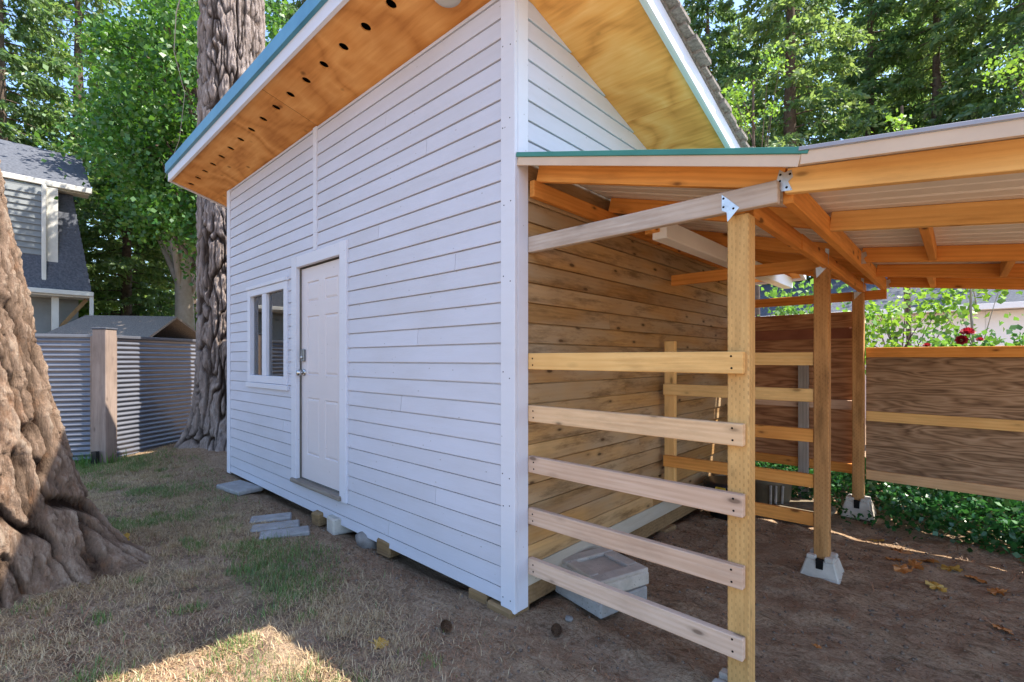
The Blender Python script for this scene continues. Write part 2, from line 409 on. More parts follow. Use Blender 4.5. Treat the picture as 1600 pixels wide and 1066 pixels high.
YELLEAF = leafmat('yellow_leaf', (.45, .24, .04), (.55, .33, .06), (.62, .42, .10), .3)
ROSE = leafmat('rose_petals', (.16, .003, .012), (.32, .008, .03), (.45, .02, .05), .35)

def glassmat():
    m = bpy.data.materials.new('window_glass'); m.use_nodes = True; nt = m.node_tree; nt.nodes.clear()
    out = nt.nodes.new('ShaderNodeOutputMaterial'); fr = nt.nodes.new('ShaderNodeFresnel'); fr.inputs[0].default_value = 3.2
    t = nd(nt, 'BsdfTransparent'); t.inputs[0].default_value = (.85, .9, .9, 1); g = nd(nt, 'BsdfGlossy', Roughness=.0)
    mx = nt.nodes.new('ShaderNodeMixShader'); nt.links.new(fr.outputs[0], mx.inputs[0])
    nt.links.new(t.outputs[0], mx.inputs[1]); nt.links.new(g.outputs[0], mx.inputs[2]); nt.links.new(mx.outputs[0], out.inputs[0])
    return m
GLASS = glassmat()

# ------------------------------------------------------------------ ground
TREE1 = (-2.66, -2.18); TREE2 = (-6.63, 0.56)
def lawn_mask(x, y):
    """1 where the dry lawn grows, 0 on the bare earth beside and under the shelter"""
    edge = np.clip((-.25 - y + .35 * (fbm(x * .9, y * .9, 3) - .5)) / .5, 0, 1)
    right = np.clip((.35 - x + .9 * (fbm(x * 1.3, y * 1.3, 5) - .5) - (y + 1) * .35) / .6, 0, 1)
    far = np.clip((-x - 4.6) / .8, 0, 1)
    return np.maximum(edge * right, far * np.clip((3 - y) / 2, 0, 1) * .4)
def gz(x, y):
    x = np.asarray(x, float); y = np.asarray(y, float)
    z = .05 * (fbm(x * 1.1, y * 1.1, 11) - .47) + .03 * (fbm(x * 4.3, y * 4.3, 21) - .47)
    near = np.clip((x + .2) / .4, 0, 1) * np.clip((y + .9) / .5, 0, 1) * np.clip((4.5 - x) / 1, 0, 1)
    z = z + near * .085 * (fbm(x * 3.1 + 7, y * 5.2, 31) - .47) + near * .045 * (fbm(x * 9, y * 13, 41) - .47)
    for (tx, ty, a, s) in ((*TREE1, .16, .55), (*TREE2, .20, .75)):
        z = z + a * np.exp(-((x - tx) ** 2 + (y - ty) ** 2) / (2 * s * s))
    under = np.clip((x + 5.1) / .2, 0, 1) * np.clip((.03 - x) / .1, 0, 1) * np.clip((y - .05) / .1, 0, 1) * np.clip((3.7 - y) / .1, 0, 1)
    foot = np.clip((x + 4.3) / .5, 0, 1) * np.clip((-.25 - x) / .3, 0, 1) * np.exp(-((y - .05) / .16) ** 2)
    return z - .05 * under - .045 * foot
def axis(lo, hi, step, far):
    a = [np.arange(lo, hi + 1e-6, step)]
    k = step; r = []; p = hi
    while p < far:
        k *= 1.35; p += k; r.append(p)
    k = step; l = []; p = lo
    while p > -far:
        k *= 1.35; p -= k; l.append(p)
    return np.concatenate([np.array(l[::-1]), a[0], np.array(r)])
gx = axis(-7.5, 3.2, .032, 400); gy = axis(-2.2, 5.2, .032, 400)
GX, GY = np.meshgrid(gx, gy, indexing='ij')
GZ = gz(GX, GY)
nx, ny = GX.shape
ii = (np.arange(nx - 1)[:, None] * ny + np.arange(ny - 1)[None]).ravel()
gfaces = np.stack([ii, ii + ny, ii + ny + 1, ii + 1], -1)
def groundmat():
    m, nt, b = mk('bare_earth_and_dry_lawn')
    at = nt.nodes.new('ShaderNodeAttribute'); at.attribute_name = 'lawn'
    co = objco(nt, rnd=False)
    a = nd(nt, 'TexNoise', Vector=co, Scale=1.7, Detail=6, Roughness=.7).outputs[0]
    f = nd(nt, 'TexNoise', Vector=co, Scale=55, Detail=6, Roughness=.75).outputs[0]
    st = nd(nt, 'TexNoise', Vector=objco(nt, (14, 45, 10), rnd=False), Scale=1.6, Detail=5, Distortion=1.2).outputs[0]
    earth = ramp(nt, f, [(.3, (.17, .105, .063)), (.5, (.40, .27, .17)), (.72, (.60, .45, .31))])
    earth = mixc(nt, mth(nt, 'MULTIPLY', ramp(nt, a, [(.4, (0, 0, 0)), (.65, (1, 1, 1))]), .45), earth, (.43, .295, .19))
    pb = nd(nt, 'TexNoise', Vector=objco(nt, (1, 1.8, 1), rnd=False), Scale=6.5, Detail=8, Roughness=.78, Distortion=.9).outputs[0]
    earth = mixc(nt, ramp(nt, pb, [(.36, (.8, .8, .8)), (.50, (0, 0, 0))]), earth, (.16, .098, .058))
    earth = mixc(nt, mth(nt, 'MULTIPLY', ramp(nt, pb, [(.56, (0, 0, 0)), (.70, (1, 1, 1))]), .6), earth, (.60, .46, .33))
    earth = mixc(nt, mth(nt, 'MULTIPLY', ramp(nt, st, [(.55, (0, 0, 0)), (.75, (1, 1, 1))]), .45), earth, (.42, .33, .245))
    straw = ramp(nt, f, [(.3, (.19, .125, .085)), (.5, (.38, .27, .185)), (.72, (.55, .42, .29))])
    gr = nd(nt, 'TexNoise', Vector=co, Scale=2.6, Detail=5, Roughness=.7).outputs[0]
    straw = mixc(nt, mth(nt, 'MULTIPLY', ramp(nt, gr, [(.5, (0, 0, 0)), (.68, (1, 1, 1))]), .55), straw, (.18, .19, .08))
    pa = nd(nt, 'TexNoise', Vector=co, Scale=4.2, Detail=7, Roughness=.75, Distortion=.6).outputs[0]
    straw = mixc(nt, ramp(nt, pa, [(.40, (.85, .85, .85)), (.52, (0, 0, 0))]), straw, (.16, .11, .082))
    straw = mixc(nt, mth(nt, 'MULTIPLY', ramp(nt, pa, [(.56, (0, 0, 0)), (.68, (1, 1, 1))]), .6), straw, (.56, .43, .26))
    c = mixc(nt, at.outputs['Fac'], earth, straw)
    nt.links.new(c, b.inputs['Base Color']); b.inputs['Roughness'].default_value = 1; b.inputs['Specular IOR Level'].default_value = .08
    h = mth(nt, 'ADD', mth(nt, 'ADD', mth(nt, 'MULTIPLY', f, .6), mth(nt, 'MULTIPLY', st, .4)), mth(nt, 'MULTIPLY', pb, .9))
    bump(nt, b, h, .9, .045)
    return m
ground = obj('ground', np.stack([GX, GY, GZ], -1).reshape(-1, 3), gfaces, groundmat(), smooth=True, kind='structure')
att = ground.data.attributes.new('lawn', 'FLOAT', 'POINT')
att.data.foreach_set('value', lawn_mask(GX, GY).astype(np.float32).ravel())

# ------------------------------------------------------------------ the white shed
SL = .29
def zr(y): return 3.58 - SL * y                      # underside of the shed roof
shed = thing('garden_shed', (-2.45, 1.8, 0), 'white painted lap-sided shed with six-panel door and sloping roof', 'shed')
LX, RX, WY = -4.90, -.0, 3.66
ROW = .1175; Z0 = .05; JO = .1375
def siding(x0, x1, za, zb, m, M, parent, endfn=None, ztop=None):
    """one lap board; local X along wall, -Y outward, Z up, lower edge proud"""
    h = zb - za; k = h / ROW
    prof = [(0, za), (-.0195, za), (-.021, za + .003), (-.021 + .008 * k, zb - .008), (-.004, zb - .0065), (-.003, zb - .001), (0, zb - .001)]
    V = []; n = len(prof)
    for s in (0, 1):
        for (y, z) in prof:
            xx = x0 if s == 0 else (endfn(z) if endfn else x1)
            V.append((xx, y, z))
    Fs = [[i, (i + 1) % n, n + (i + 1) % n, n + i] for i in range(n)] + [list(range(n))[::-1], list(range(n, 2 * n))]
    cx = (x0 + x1) / 2
    V = [(a - cx, b_, c_ - za) for a, b_, c_ in V]
    return obj('siding_board', V, Fs, m, parent, M @ Matrix.Translation((cx, 0, za)))
rows = [(Z0, JO)] + [(JO + k * ROW, JO + (k + 1) * ROW) for k in range(30)]
DX0, DX1, DZ0, DZ1 = -2.835, -1.985, .31, 2.335       # door leaf
WX0, WX1, WZ0, WZ1 = -4.11, -3.115, 1.245, 2.195      # window opening
opens = [(DX0 - .05, DX1 + .05, .27, DZ1 + .05), (WX0 - .03, WX1 + .03, WZ0 - .03, WZ1 + .03)]
IDM = Matrix.Identity(4)
joints = {1: [-1.26, -3.9], 4: [-.7], 6: [-3.19], 9: [-1.1], 13: [-.9], 17: [-.5, -1.6], 20: [-1.4, -3.4], 24: [-3.6, -.8], 27: [-1.3]}
for r_i, (za, zb) in enumerate(rows):
    zb = min(zb, 3.575)
    if za > 3.56: continue
    cuts = [LX + .10, -.088]
    if za > 2.42: cuts[1:1] = [-2.49, -2.43]
    segs = [(cuts[i], cuts[i + 1]) for i in range(0, len(cuts), 2)]
    for (ox0, ox1, oz0, oz1) in opens:
        new = []
        for (s0, s1) in segs:
            if zb <= oz0 or za >= oz1 or s1 <= ox0 or s0 >= ox1: new.append((s0, s1)); continue
            if s0 < ox0: new.append((s0, ox0))
            if s1 > ox1: new.append((ox1, s1))
            if zb - oz1 > .02: siding(ox0, ox1, oz1, zb, WHITE, IDM, shed)
            if oz0 - za > .02: siding(ox0, ox1, za, oz0, WHITE, IDM, shed)
        segs = new
    for (s0, s1) in segs:
        for j in joints.get(r_i, []):
            if s0 + .1 < j < s1 - .1:
                siding(s0, j - .0015, za, zb, WHITE, IDM, shed); s0 = j + .0015
        siding(s0, s1, za, zb, WHITE, IDM, shed)
# gable end (faces the shelter): bare boards under the shelter roof, white above it, white skirt at the foot
MS = Matrix.Rotation(R(90), 4, 'Z')
for r_i, (za, zb) in enumerate(rows):
    if za > 3.55: continue
    zb = min(zb, 3.572)
    m = SKIRT if r_i == 1 else (WHITE if za > 2.56 else BARE)
    if r_i == 0: continue
    top = zb
    ye = lambda z: max(.0925, min(WY, (3.578 - z) / SL))
    if ye(za) < .12:
        continue
    if za < 2.4 and r_i % 4 == 2:
        j = .9 + (r_i * .37) % 1.7
        siding(.092, j - .001, za, zb, m, MS, shed); siding(j + .001, WY - .09, za, zb, m, MS, shed)
    else:
        siding(.092, min(WY, ye(za)) - .09 if ye(top) >= WY else ye(za), za, zb, m, MS, shed, None if ye(top) >= WY else ye)
# carcass: solid walls behind the boards
def panel_rects(rects, y0, y1, name, m):
    for (x0, x1, z0, z1) in rects: box(name, (x0, y0, z0), (x1, y1, z1), m, shed, c=.001)
panel_rects([(LX, WX0, .05, 3.57), (WX0, WX1, .05, WZ0), (WX0, WX1, WZ1, 3.57), (WX1, DX0, .05, 3.57), (DX0, DX1, DZ1, 3.57), (DX0, DX1, .05, DZ0), (DX1, -.002, .05, 3.57)], .001, .09, 'wall_core', INNER)
prism('wall_core', [(.092, .05), (WY, .05), (WY, zr(WY) - .01), (.092, zr(.092) - .01)], .09, INNER, shed, Matrix(((0, 0, 1, -.092), (1, 0, 0, 0), (0, 1, 0, 0), (0, 0, 0, 1))))
prism('wall_core', [(.092, .05), (WY, .05), (WY, zr(WY) - .01), (.092, zr(.092) - .01)], .09, WHITE, shed, Matrix(((0, 0, 1, LX), (1, 0, 0, 0), (0, 1, 0, 0), (0, 0, 0, 1))))
box('rear_wall', (LX + .1, WY - .09, .05), (-.095, WY, zr(WY) - .01), WHITE, shed)
box('shed_floor', (LX + .1, .1, .10), (-.1, WY - .1, .14), INNER, shed)
# corner boards, divider strip
box('corner_board', (-.088, -.027, .018), (.024, -.001, 3.572), TRIM, shed)
box('corner_board', (.0015, .0005, .02), (.0235, .090, 3.545), TRIM, shed)
box('corner_board', (LX - .012, -.026, .03), (LX + .098, -.001, 3.572), TRIM, shed)
box('corner_board', (-.0, WY - .088, .05), (.022, WY + .01, 2.5), TRIM, shed)
for zz in (.11, .62, .80, 1.36, 1.90, 2.36, 2.80, 3.24):
    for xx in (-.066, -.012):
        lathe('nail_head', [(.0042, 0), (.0036, .001), (0, .0012)], DARK, shed, Matrix.Translation((xx + random.uniform(-.006, .006), -.0268, zz + random.uniform(-.03, .03))) @ Matrix.Rotation(R(90), 4, 'X'), n=8)
box('divider_strip', (-2.495, -.028, DZ1 + .112), (-2.425, -.001, 3.573), TRIM, shed)
# door
box('door_casing', (DX0 - .115, -.036, .255), (DX0 - .006, .03, DZ1 + .11), TRIM, shed)
box('door_casing', (DX1 + .004, -.036, .255), (DX1 + .118, .03, DZ1 + .11), TRIM, shed)
box('door_casing', (DX0 - .004, -.034, DZ1 + .002), (DX1 + .002, .03, DZ1 + .108), TRIM, shed)
box('door_sill', (DX0 - .09, -.062, .262), (DX1 + .04, .05, .302), SILLW, shed, c=.008)
bm = bmesh.new()
W = DX1 - DX0; H = DZ1 - DZ0 - .012
xs = [0, .115, .375, W - .375, W - .115, W]; zs = [0, .235, .78, .985, 1.56, 1.675, 1.885, H]
xs[3] = W - .375
gv = [[bm.verts.new((x, 0, z)) for z in zs] for x in xs]
pf = []
for i in range(5):
    for j in range(7):
        f = bm.faces.new([gv[i][j], gv[i + 1][j], gv[i + 1][j + 1], gv[i][j + 1]])
        if i in (1, 3) and j in (1, 3, 5): pf.append(f)
for f in pf:
    bmesh.ops.inset_region(bm, faces=[f], thickness=.012, depth=0.0)
    bmesh.ops.inset_region(bm, faces=[f], thickness=.012, depth=-.010)
    bmesh.ops.inset_region(bm, faces=[f], thickness=.03, depth=.008)
ed = [e for e in bm.edges if e.is_boundary]
ex = bmesh.ops.extrude_edge_only(bm, edges=ed)
for v in [g for g in ex['geom'] if isinstance(g, bmesh.types.BMVert)]: v.co.y += .04
bmesh.ops.recalc_face_normals(bm, faces=bm.faces)
me = bpy.data.meshes.new('door'); bm.to_mesh(me); bm.free(); me.materials.append(DOORP)
if me.polygons[0].normal.y > 0: me.flip_normals()
door = link('door', me, shed, Matrix.Translation((DX0, .018, DZ0)))
MF = Matrix.Rotation(R(90), 4, 'X')     # local Z -> -Y (out of the front wall)
kx = -2.775
lathe('knob_rose', [(.0, 0), (.033, 0), (.033, .006), (.026, .012)], CHROME, door, Matrix.Translation((kx, .018, 1.325)) @ MF)
lathe('door_knob', [(.012, .010), (.012, .03), (.024, .038), (.030, .050), (.029, .062), (.020, .072), (.0, .074)], CHROME, door, Matrix.Translation((kx, .018, 1.325)) @ MF)
box('deadbolt', (kx - .032, -.008, 1.432), (kx + .032, .0175, 1.548), LOCKM, door, c=.014)
lathe('lock_cylinder', [(.016, 0), (.016, .008), (.012, .011), (0, .011)], GALV, door, Matrix.Translation((kx, -.007, 1.47)) @ MF, n=16)
# window
window = box('window', (WX0 - .055, -.034, WZ0 - .05), (WX0 + .028, .04, WZ1 + .045), TRIM, shed)
box('frame', (WX1 - .028, -.034, WZ0 - .05), (WX1 + .055, .04, WZ1 + .045), TRIM, window)
box('frame', (WX0 + .029, -.032, WZ1 - .03), (WX1 - .029, .04, WZ1 + .045), TRIM, window)
box('frame', (WX0 + .029, -.032, WZ0 - .048), (WX1 - .029, .04, WZ0 + .03), TRIM, window)
box('mullion', (-3.735, -.028, WZ0 + .031), (-3.62, .035, WZ1 - .031), TRIM, window)
box('sill', (WX0 - .075, -.045, WZ0 - .105), (WX1 + .07, -.001, WZ0 - .052), TRIM, window)
box('head_trim', (WX0 - .07, -.045, WZ1 + .047), (WX1 + .07, -.001, WZ1 + .085), TRIM, window)
box('pane', (WX0 + .026, .012, WZ0 + .028), (-3.734, .017, WZ1 - .028), GLASS, window, c=.0005)
box('pane', (-3.621, .006, WZ0 + .028), (WX1 - .026, .011, WZ1 - .028), GLASS, window, c=.0005)
# roof: deck, soffits with vent holes, fascias, shingles
RX0, RX1, RY0, RY1 = -5.50, .55, -.50, 4.20
def slope(x, y, dz): return (x, y, zr(y) + dz)
def slab(name, x0, x1, y0, y1, d0, d1, m, parent=shed):
    V = [slope(x, y, d) for d in (d0, d1) for (x, y) in ((x0, y0), (x1, y0), (x1, y1), (x0, y1))]
    Fs = [[3, 2, 1, 0], [4, 5, 6, 7], [0, 1, 5, 4], [1, 2, 6, 5], [2, 3, 7, 6], [3, 0, 4, 7]]
    c = Vector(((x0 + x1) / 2, (y0 + y1) / 2, zr((y0 + y1) / 2)))
    a = math.atan(SL)
    Mx = Matrix.Translation(c) @ Matrix.Rotation(-a, 4, 'X')
    Mi = Mx.inverted()
    return obj(name, [Mi @ Vector(v) for v in V], Fs, m, parent, Mx)
roof = slab('roof', RX0 + .005, RX1 + .03, RY0 - .01, RY1, .150, .172, SHINGLE)
def soffit_holes(x0, x1, hx, hy=-.322, r=.034):
    """plywood strip with real round holes"""
    y0, y1 = RY0 + .004, -.001
    cx = (x0 + x1) / 2; cells = []
    xs_ = [x0]; hx = sorted(hx)
    for a, b in zip(hx[:-1], hx[1:]): xs_.append((a + b) / 2)
    xs_.append(x1)
    V = []; Fs = []
    def add(p): V.append(p); return len(V) - 1
    for i, h in enumerate(hx):
        a, b = xs_[i], xs_[i + 1]
        angs = sorted([2 * math.pi * k / 16 + .01 for k in range(16)] + [math.atan2(qy - hy, qx - h) % (2 * math.pi) for qx in (a, b) for qy in (y0, y1)])
        n = len(angs); ring = []; outer = []
        for t in angs:
            cx_, sy_ = math.cos(t), math.sin(t)
            ring.append(add((h + r * cx_, hy + r * sy_, 0)))
            s = min((b - h) / cx_ if cx_ > 1e-6 else 1e9, (a - h) / cx_ if cx_ < -1e-6 else 1e9, (y1 - hy) / sy_ if sy_ > 1e-6 else 1e9, (y0 - hy) / sy_ if sy_ < -1e-6 else 1e9)
            outer.append(add((h + s * cx_, hy + s * sy_, 0)))
        up = [add((V[q][0], V[q][1], .012)) for q in ring]
        for k in range(n):
            k2 = (k + 1) % n; Fs.append([ring[k], outer[k], outer[k2], ring[k2]]); Fs.append([ring[k2], ring[k], up[k], up[k2]])
    a_ = math.atan(SL); Mx = Matrix.Translation((cx, 0, zr(0))) @ Matrix.Rotation(-a_, 4, 'X')
    V = [(x - cx, y / math.cos(a_), z) for x, y, z in V]
    return obj('soffit_panel', V, Fs, SOFF, shed, Mx)
HX = [-5.284 + .3018 * k for k in range(18)]
soffit_holes(RX0 + .02, -2.441, [h for h in HX if h < -2.441])
soffit_holes(-2.437, -.002, [h for h in HX if h > -2.437 and h < -.1])
slab('soffit_shade_sheet', RX0 + .03, -.01, RY0 + .01, -.005, .10, .11, DARK)  # black sheet: darkness of the unlit space above the holes put into colour
slab('soffit_panel', RX0 + .02, LX - .014, .002, RY1 - .03, .0, .012, SOFF)
for (ya, yb) in ((RY0 + .004, 1.215), (1.218, 3.65), (3.653, RY1 - .03)):
    slab('soffit_panel', .0, RX1 - .004, ya, yb, .0, .012, SOFF2)
slab('soffit_panel', LX, -.003, WY + .002, RY1 - .03, .0, .012, SOFF)
slab('fascia', RX0, RX1 + .02, RY0 - .022, RY0 + .002, -.022, .135, TRIM)
slab('fascia', RX0, RX1 + .02, RY1 - .028, RY1 - .004, -.022, .135, TRIM)
slab('fascia', RX1 - .002, RX1 + .021, RY0 + .004, RY1 - .03, -.018, .145, TRIM)
slab('fascia_moulding', RX1 + .022, RX1 + .040, RY0 - .02, RY1 - .03, -.030, .022, TRIM)
slab('fascia', RX0 - .003, RX0 + .019, RY0 + .004, RY1 - .03, -.018, .145, TRIM)
slab('drip_edge', RX0 - .02, RX1 + .05, RY0 - .05, RY0 - .024, .075, .188, BLUEM)
k = 0; y = RY0 - .06
while y < RY1 + .02:
    dx = random.uniform(-.022, .02)
    s = slab('shingle', RX1 - .18, RX1 + .075 + dx, y, y + .145, .176 + random.uniform(0, .006), .200 + random.uniform(0, .008), SHINGLE, roof)
    s.matrix_basis = s.matrix_basis @ Matrix.Rotation(R(7 + random.uniform(-2, 3)), 4, 'X') @ Matrix.Rotation(random.uniform(0, .05), 4, 'Y')
    WM[s.name] = s.matrix_basis.copy(); y += .118 + random.uniform(-.008, .008)
lathe('soffit_lamp', [(.0, .02), (.085, .02), (.09, -.012), (.075, -.028), (.04, -.036), (0, -.038)], HTRIM, shed, Matrix.Translation((-.385, -.175, zr(-.165))))
# skids and ledger at the foot of the gable wall
box('skid_beam', (-.075, .074, .022), (.012, WY, .1345), OLDW, shed)
box('skid_beam', (LX + .1, .35, .012), (-.1, .44, .098), OLDW, shed)

# ------------------------------------------------------------------ the open shelter beside the shed
lt = thing('open_shelter', (1.2, 1.7, 0), 'open timber shelter with metal roof and plank rails beside the shed', 'shelter')
PX, PT = 1.165, 2.062
post_y = (.164, 1.815, 3.40)
for i, py in enumerate(post_y):
    stick('post', (PX, py, .0 if i == 0 else .10), (PX, py, PT), .087, .087, POSTW if i == 0 else POSTB, lt, up=(0, 1, 0), c=.005)
for py in (.164, 3.40):
    stick('post', (3.62, py, 0.0), (3.62, py, 1.82), .089, .089, PINE, lt, up=(0, 1, 0), c=.005)
def r1z(x): return 2.60 - .28 * x          # underside of first roof sheet
def r2z(x): return 2.196 - .127 * (x - 1.455)
RAFT = (.141, .92, 2.0, 2.78, 3.518)
for yy in RAFT:
    stick('rafter', (.065, yy, r1z(.065) - .054), (1.322 if yy > .2 else 1.335, yy, r1z(1.33) - .050), .096, .038, PINE, lt)
for yy in RAFT:
    stick('rafter', (1.363 if yy > .2 else 1.345, yy, r2z(1.36) - .050), (3.75, yy, r2z(3.75) - .050), .096, .038, PINEY if yy < 1.5 else PINE, lt)
stick('beam', (PX + .02, .21, 2.107), (PX + .02, 1.05, 2.107), .088, .038, PINE, lt)
stick('beam', (PX + .026, 1.052, 2.107), (PX + .026, 3.52, 2.107), .088, .038, PINE, lt)
stick('beam', (1.3425, .165, 2.132), (1.3425, 3.52, 2.132), .105, .038, PINE, lt)
stick('beam', (3.62, .1, 1.865), (3.62, 3.56, 1.865), .088, .038, PINE, lt)
stick('ledger', (.045, .095, 2.435), (.045, 3.6, 2.435), .095, .036, PINE, lt)
# ties
tie = stick('tie', (.026, .101, 2.112), (1.325, .101, 2.112), .089, .036, PINEG, lt)
stick('tie', (.07, 1.885, 2.115), (PX + .0, 1.885, 2.115), .086, .038, PINE, lt)
stick('tie', (.03, 3.468, 2.04), (PX + .2, 3.468, 2.04), .085, .038, PINE, lt)
# blocking between the far rafters
for (bx, ya, yb) in ((1.725, .941, 1.979), (2.07, 2.021, 2.759), (1.68, 2.801, 3.497)):
    stick('blocking', (bx, ya, r2z(bx) - .05), (bx, yb, r2z(bx) - .05), .09, .038, PINE, lt)
# roof sheets, ribbed
def ribbed(name, x0, za, x1, zb, y0, y1, top, under, parent):
    prof = []; y = y0; k = 0
    while y < y1:
        prof += [(y, 0), (y + .026, 0), (y + .034, .017), (y + .054, .017), (y + .062, 0), (y + .14, 0), (y + .146, .004), (y + .156, .004), (y + .162, 0)]
        y += .2286
    prof = [(a, b) for a, b in prof if a <= y1] + [(y1, 0)]
    n = len(prof); V = []
    for d in (0, .003):
        for (x, z) in ((x0, za), (x1, zb)):
            V += [(x, a, z + b + d) for a, b in prof]
    Fs = []; mi = []
    for i in range(n - 1):
        Fs.append([i + 1, i, n + i, n + i + 1]); mi.append(1)
        Fs.append([2 * n + i, 2 * n + i + 1, 3 * n + i + 1, 3 * n + i]); mi.append(0)
        Fs.append([i, i + 1, 2 * n + i + 1, 2 * n + i]); mi.append(0)
        Fs.append([n + i + 1, n + i, 3 * n + i, 3 * n + i + 1]); mi.append(0)
    Fs.append([0, 2 * n, 3 * n, n]); mi.append(0); Fs.append([n - 1, 2 * n - 1, 4 * n - 1, 3 * n - 1]); mi.append(0)
    return obj(name, V, Fs, [top, under], parent, midx=mi)
ribbed('roof_sheet', .026, r1z(.026) - .003, 1.36, r1z(1.36) - .003, .0, 3.54, GREEN, BEIGE, lt)
ribbed('roof_sheet', 1.335, r2z(1.335), 3.85, r2z(3.85), .0, 3.54, LAVM, BEIGE, lt)
stick('edge_flashing', (.026, -.006, r1z(.026) - .026), (1.42, -.006, r1z(1.42) - .026), .044, .006, FLASH, lt, c=.001)
stick('edge_cap', (.024, -.011, r1z(.024) + .010), (1.45, -.011, r1z(1.45) + .010), .024, .012, GREEN, lt, c=.001)
stick('edge_flashing', (1.425, -.009, r2z(1.425) - .016), (3.85, -.009, r2z(3.85) - .016), .046, .006, FLASH, lt, c=.001)
stick('edge_cap', (1.42, -.014, r2z(1.42) + .016), (3.85, -.014, r2z(3.85) + .016), .014, .014, LAVM, lt, c=.001)
# front rails and the divider rails
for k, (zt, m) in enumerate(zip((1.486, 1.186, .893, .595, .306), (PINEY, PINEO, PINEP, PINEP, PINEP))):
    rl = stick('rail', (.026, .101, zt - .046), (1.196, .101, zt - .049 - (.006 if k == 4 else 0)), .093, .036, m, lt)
    for (sx, dz) in ((1.15, -.022), (1.152, -.072), (.06, -.03), (.062, -.068)):
        lathe('screw', [(.0045, .0), (.0045, .0012), (.002, .0006), (0, .0006)], DARK, rl, Matrix.Translation((sx + .004 * (k % 3), .0829, zt + dz)) @ MF, n=10)
stick('stud', (.10, 1.79, .42), (.10, 1.79, 1.60), .05, .085, PINEY, lt, up=(0, 1, 0))
for (zt, m) in zip((1.50, 1.25, .975, .665, .405), (PINEY, PINEY, PINE, PINE, PINE)):  # orange of warm bounced light put into these rails' wood colour
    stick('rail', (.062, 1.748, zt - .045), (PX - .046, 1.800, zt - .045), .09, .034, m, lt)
stick('gutter', (.40, .97, 2.305), (.40, 4.2, 2.325), .12, .10, WHITEW, lt, c=.004)
stick('blocking', (.31, 1.0, 2.32), (.39, .94, 2.32), .06, .06, PINE, lt)
# steel hangers and plates
MP = Matrix(((1, 0, 0, 0), (0, 0, -1, 0), (0, 1, 0, 0), (0, 0, 0, 1)))      # local XY -> world XZ, thickness toward -Y
MPY = lambda y: Matrix.Translation((0, y, 0)) @ MP
prism('tie_plate', [(1.113, 2.145), (1.113, 2.078), (1.133, 2.067), (1.136, 2.027), (1.183, 2.077), (1.133, 2.127)], .002, GALV, lt, MPY(.0825))
HP = [(1.323, 2.206), (1.311, 2.162), (1.329, 2.118), (1.368, 2.115), (1.353, 2.152), (1.371, 2.167), (1.365, 2.195), (1.341, 2.19)]
prism('joist_hanger', HP, .002, GALV, lt, MPY(.1215))
for (px_, pz_, yy) in ((1.12, 2.128, .0803), (1.12, 2.092, .0803), (1.16, 2.078, .0803), (1.326, 2.185, .1193), (1.324, 2.16, .1193), (1.348, 2.13, .1193), (1.36, 2.18, .1193)):
    lathe('nail_head', [(.005, 0), (.004, .0015), (0, .002)], DARK, lt, Matrix.Translation((px_, yy, pz_)) @ MF, n=10)
for yy in (1.979, 3.497):
    prism('joist_hanger', [(x + .0, z - .02) for x, z in HP], .002, GALV, lt, MPY(yy))
    prism('joist_hanger', [(x + .022, z - .02) for x, z in HP], .002, GALV, lt, MPY(yy - .003))
for yy in (1.769, 3.354):
    prism('tie_plate', [(1.136, 2.069), (1.14, 2.0), (1.20, 2.065), (1.179, 2.114), (1.165, 2.075)], .002, GALV, lt, MPY(yy))
    prism('tie_plate', [(1.195, 2.19), (1.192, 2.09), (1.212, 2.08), (1.216, 2.18)], .002, GALV, lt, MPY(yy - .02))

# ------------------------------------------------------------------ footings, slabs and blocks
def pier(x, y, label, s=.78, sink=.025):
    t = []
    V = []
    a, b, h = .145 * s, .104 * s, .175 * s
    bm = bmesh.new()
    prof = [(a, 0), (a, .03), (b, h)]
    rings = []
    for (r, z) in prof: rings.append([bm.verts.new((sx * r, sy * r, z)) for sx, sy in ((-1, -1), (1, -1), (1, 1), (-1, 1))])
    for j in range(2):
        for k in range(4): bm.faces.new([rings[j][k], rings[j][(k + 1) % 4], rings[j + 1][(k + 1) % 4], rings[j + 1][k]])
    bm.faces.new(rings[0][::-1]); bm.faces.new(rings[2])
    bmesh.ops.bevel(bm, geom=list(bm.edges), offset=.008, segments=1, affect='EDGES')
    me = bpy.data.meshes.new('pier_block'); bm.to_mesh(me); bm.free(); me.materials.append(CONC)
    g0 = float(gz(x, y)) - sink
    root = thing('pier_block', (x, y, g0), label, 'footing', 'concrete pier blocks under the shelter posts')
    o = link('block', me, root, WM[root.name])
    g = g0
    for sx, sy in ((-1, -1), (1, -1), (1, 1), (-1, 1)):
        box('socket_lug', (x + sx * .066 * s - .036 * s, y + sy * .066 * s - .036 * s, g + h - .004), (x + sx * .066 * s + .036 * s, y + sy * .066 * s + .036 * s, g + h + .026), CONC, root, c=.008)
    box('slot_shade_block', (x - .021, y - .124 * s, g + h * .55), (x + .021, y - .09 * s, g + h + .012), DARK, root, c=.001)  # solid dark block; shade of the recess is put into its colour
    return root
pier(PX, 1.815, 'trapezoid concrete pier block under the middle shelter post')
pier(PX, 3.40, 'ivy-edged concrete pier block under the rear shelter post', .85, -.015)
pier(PX - .03, .164, 'concrete pier block at the foot of the incised front post', .72, .10)
def slab_block(name, ctr, size, rz, label, cat, m=CONC2, group=None, tilt=0, c=.012):
    V, Fs = cbox_data(size[0] / 2, size[1] / 2, size[2] / 2, c)
    o = obj(name, V, Fs, m, None, Matrix.Translation(ctr) @ Matrix.Rotation(rz, 4, 'Z') @ Matrix.Rotation(tilt, 4, 'X'))
    return tag(o, label, cat, group)
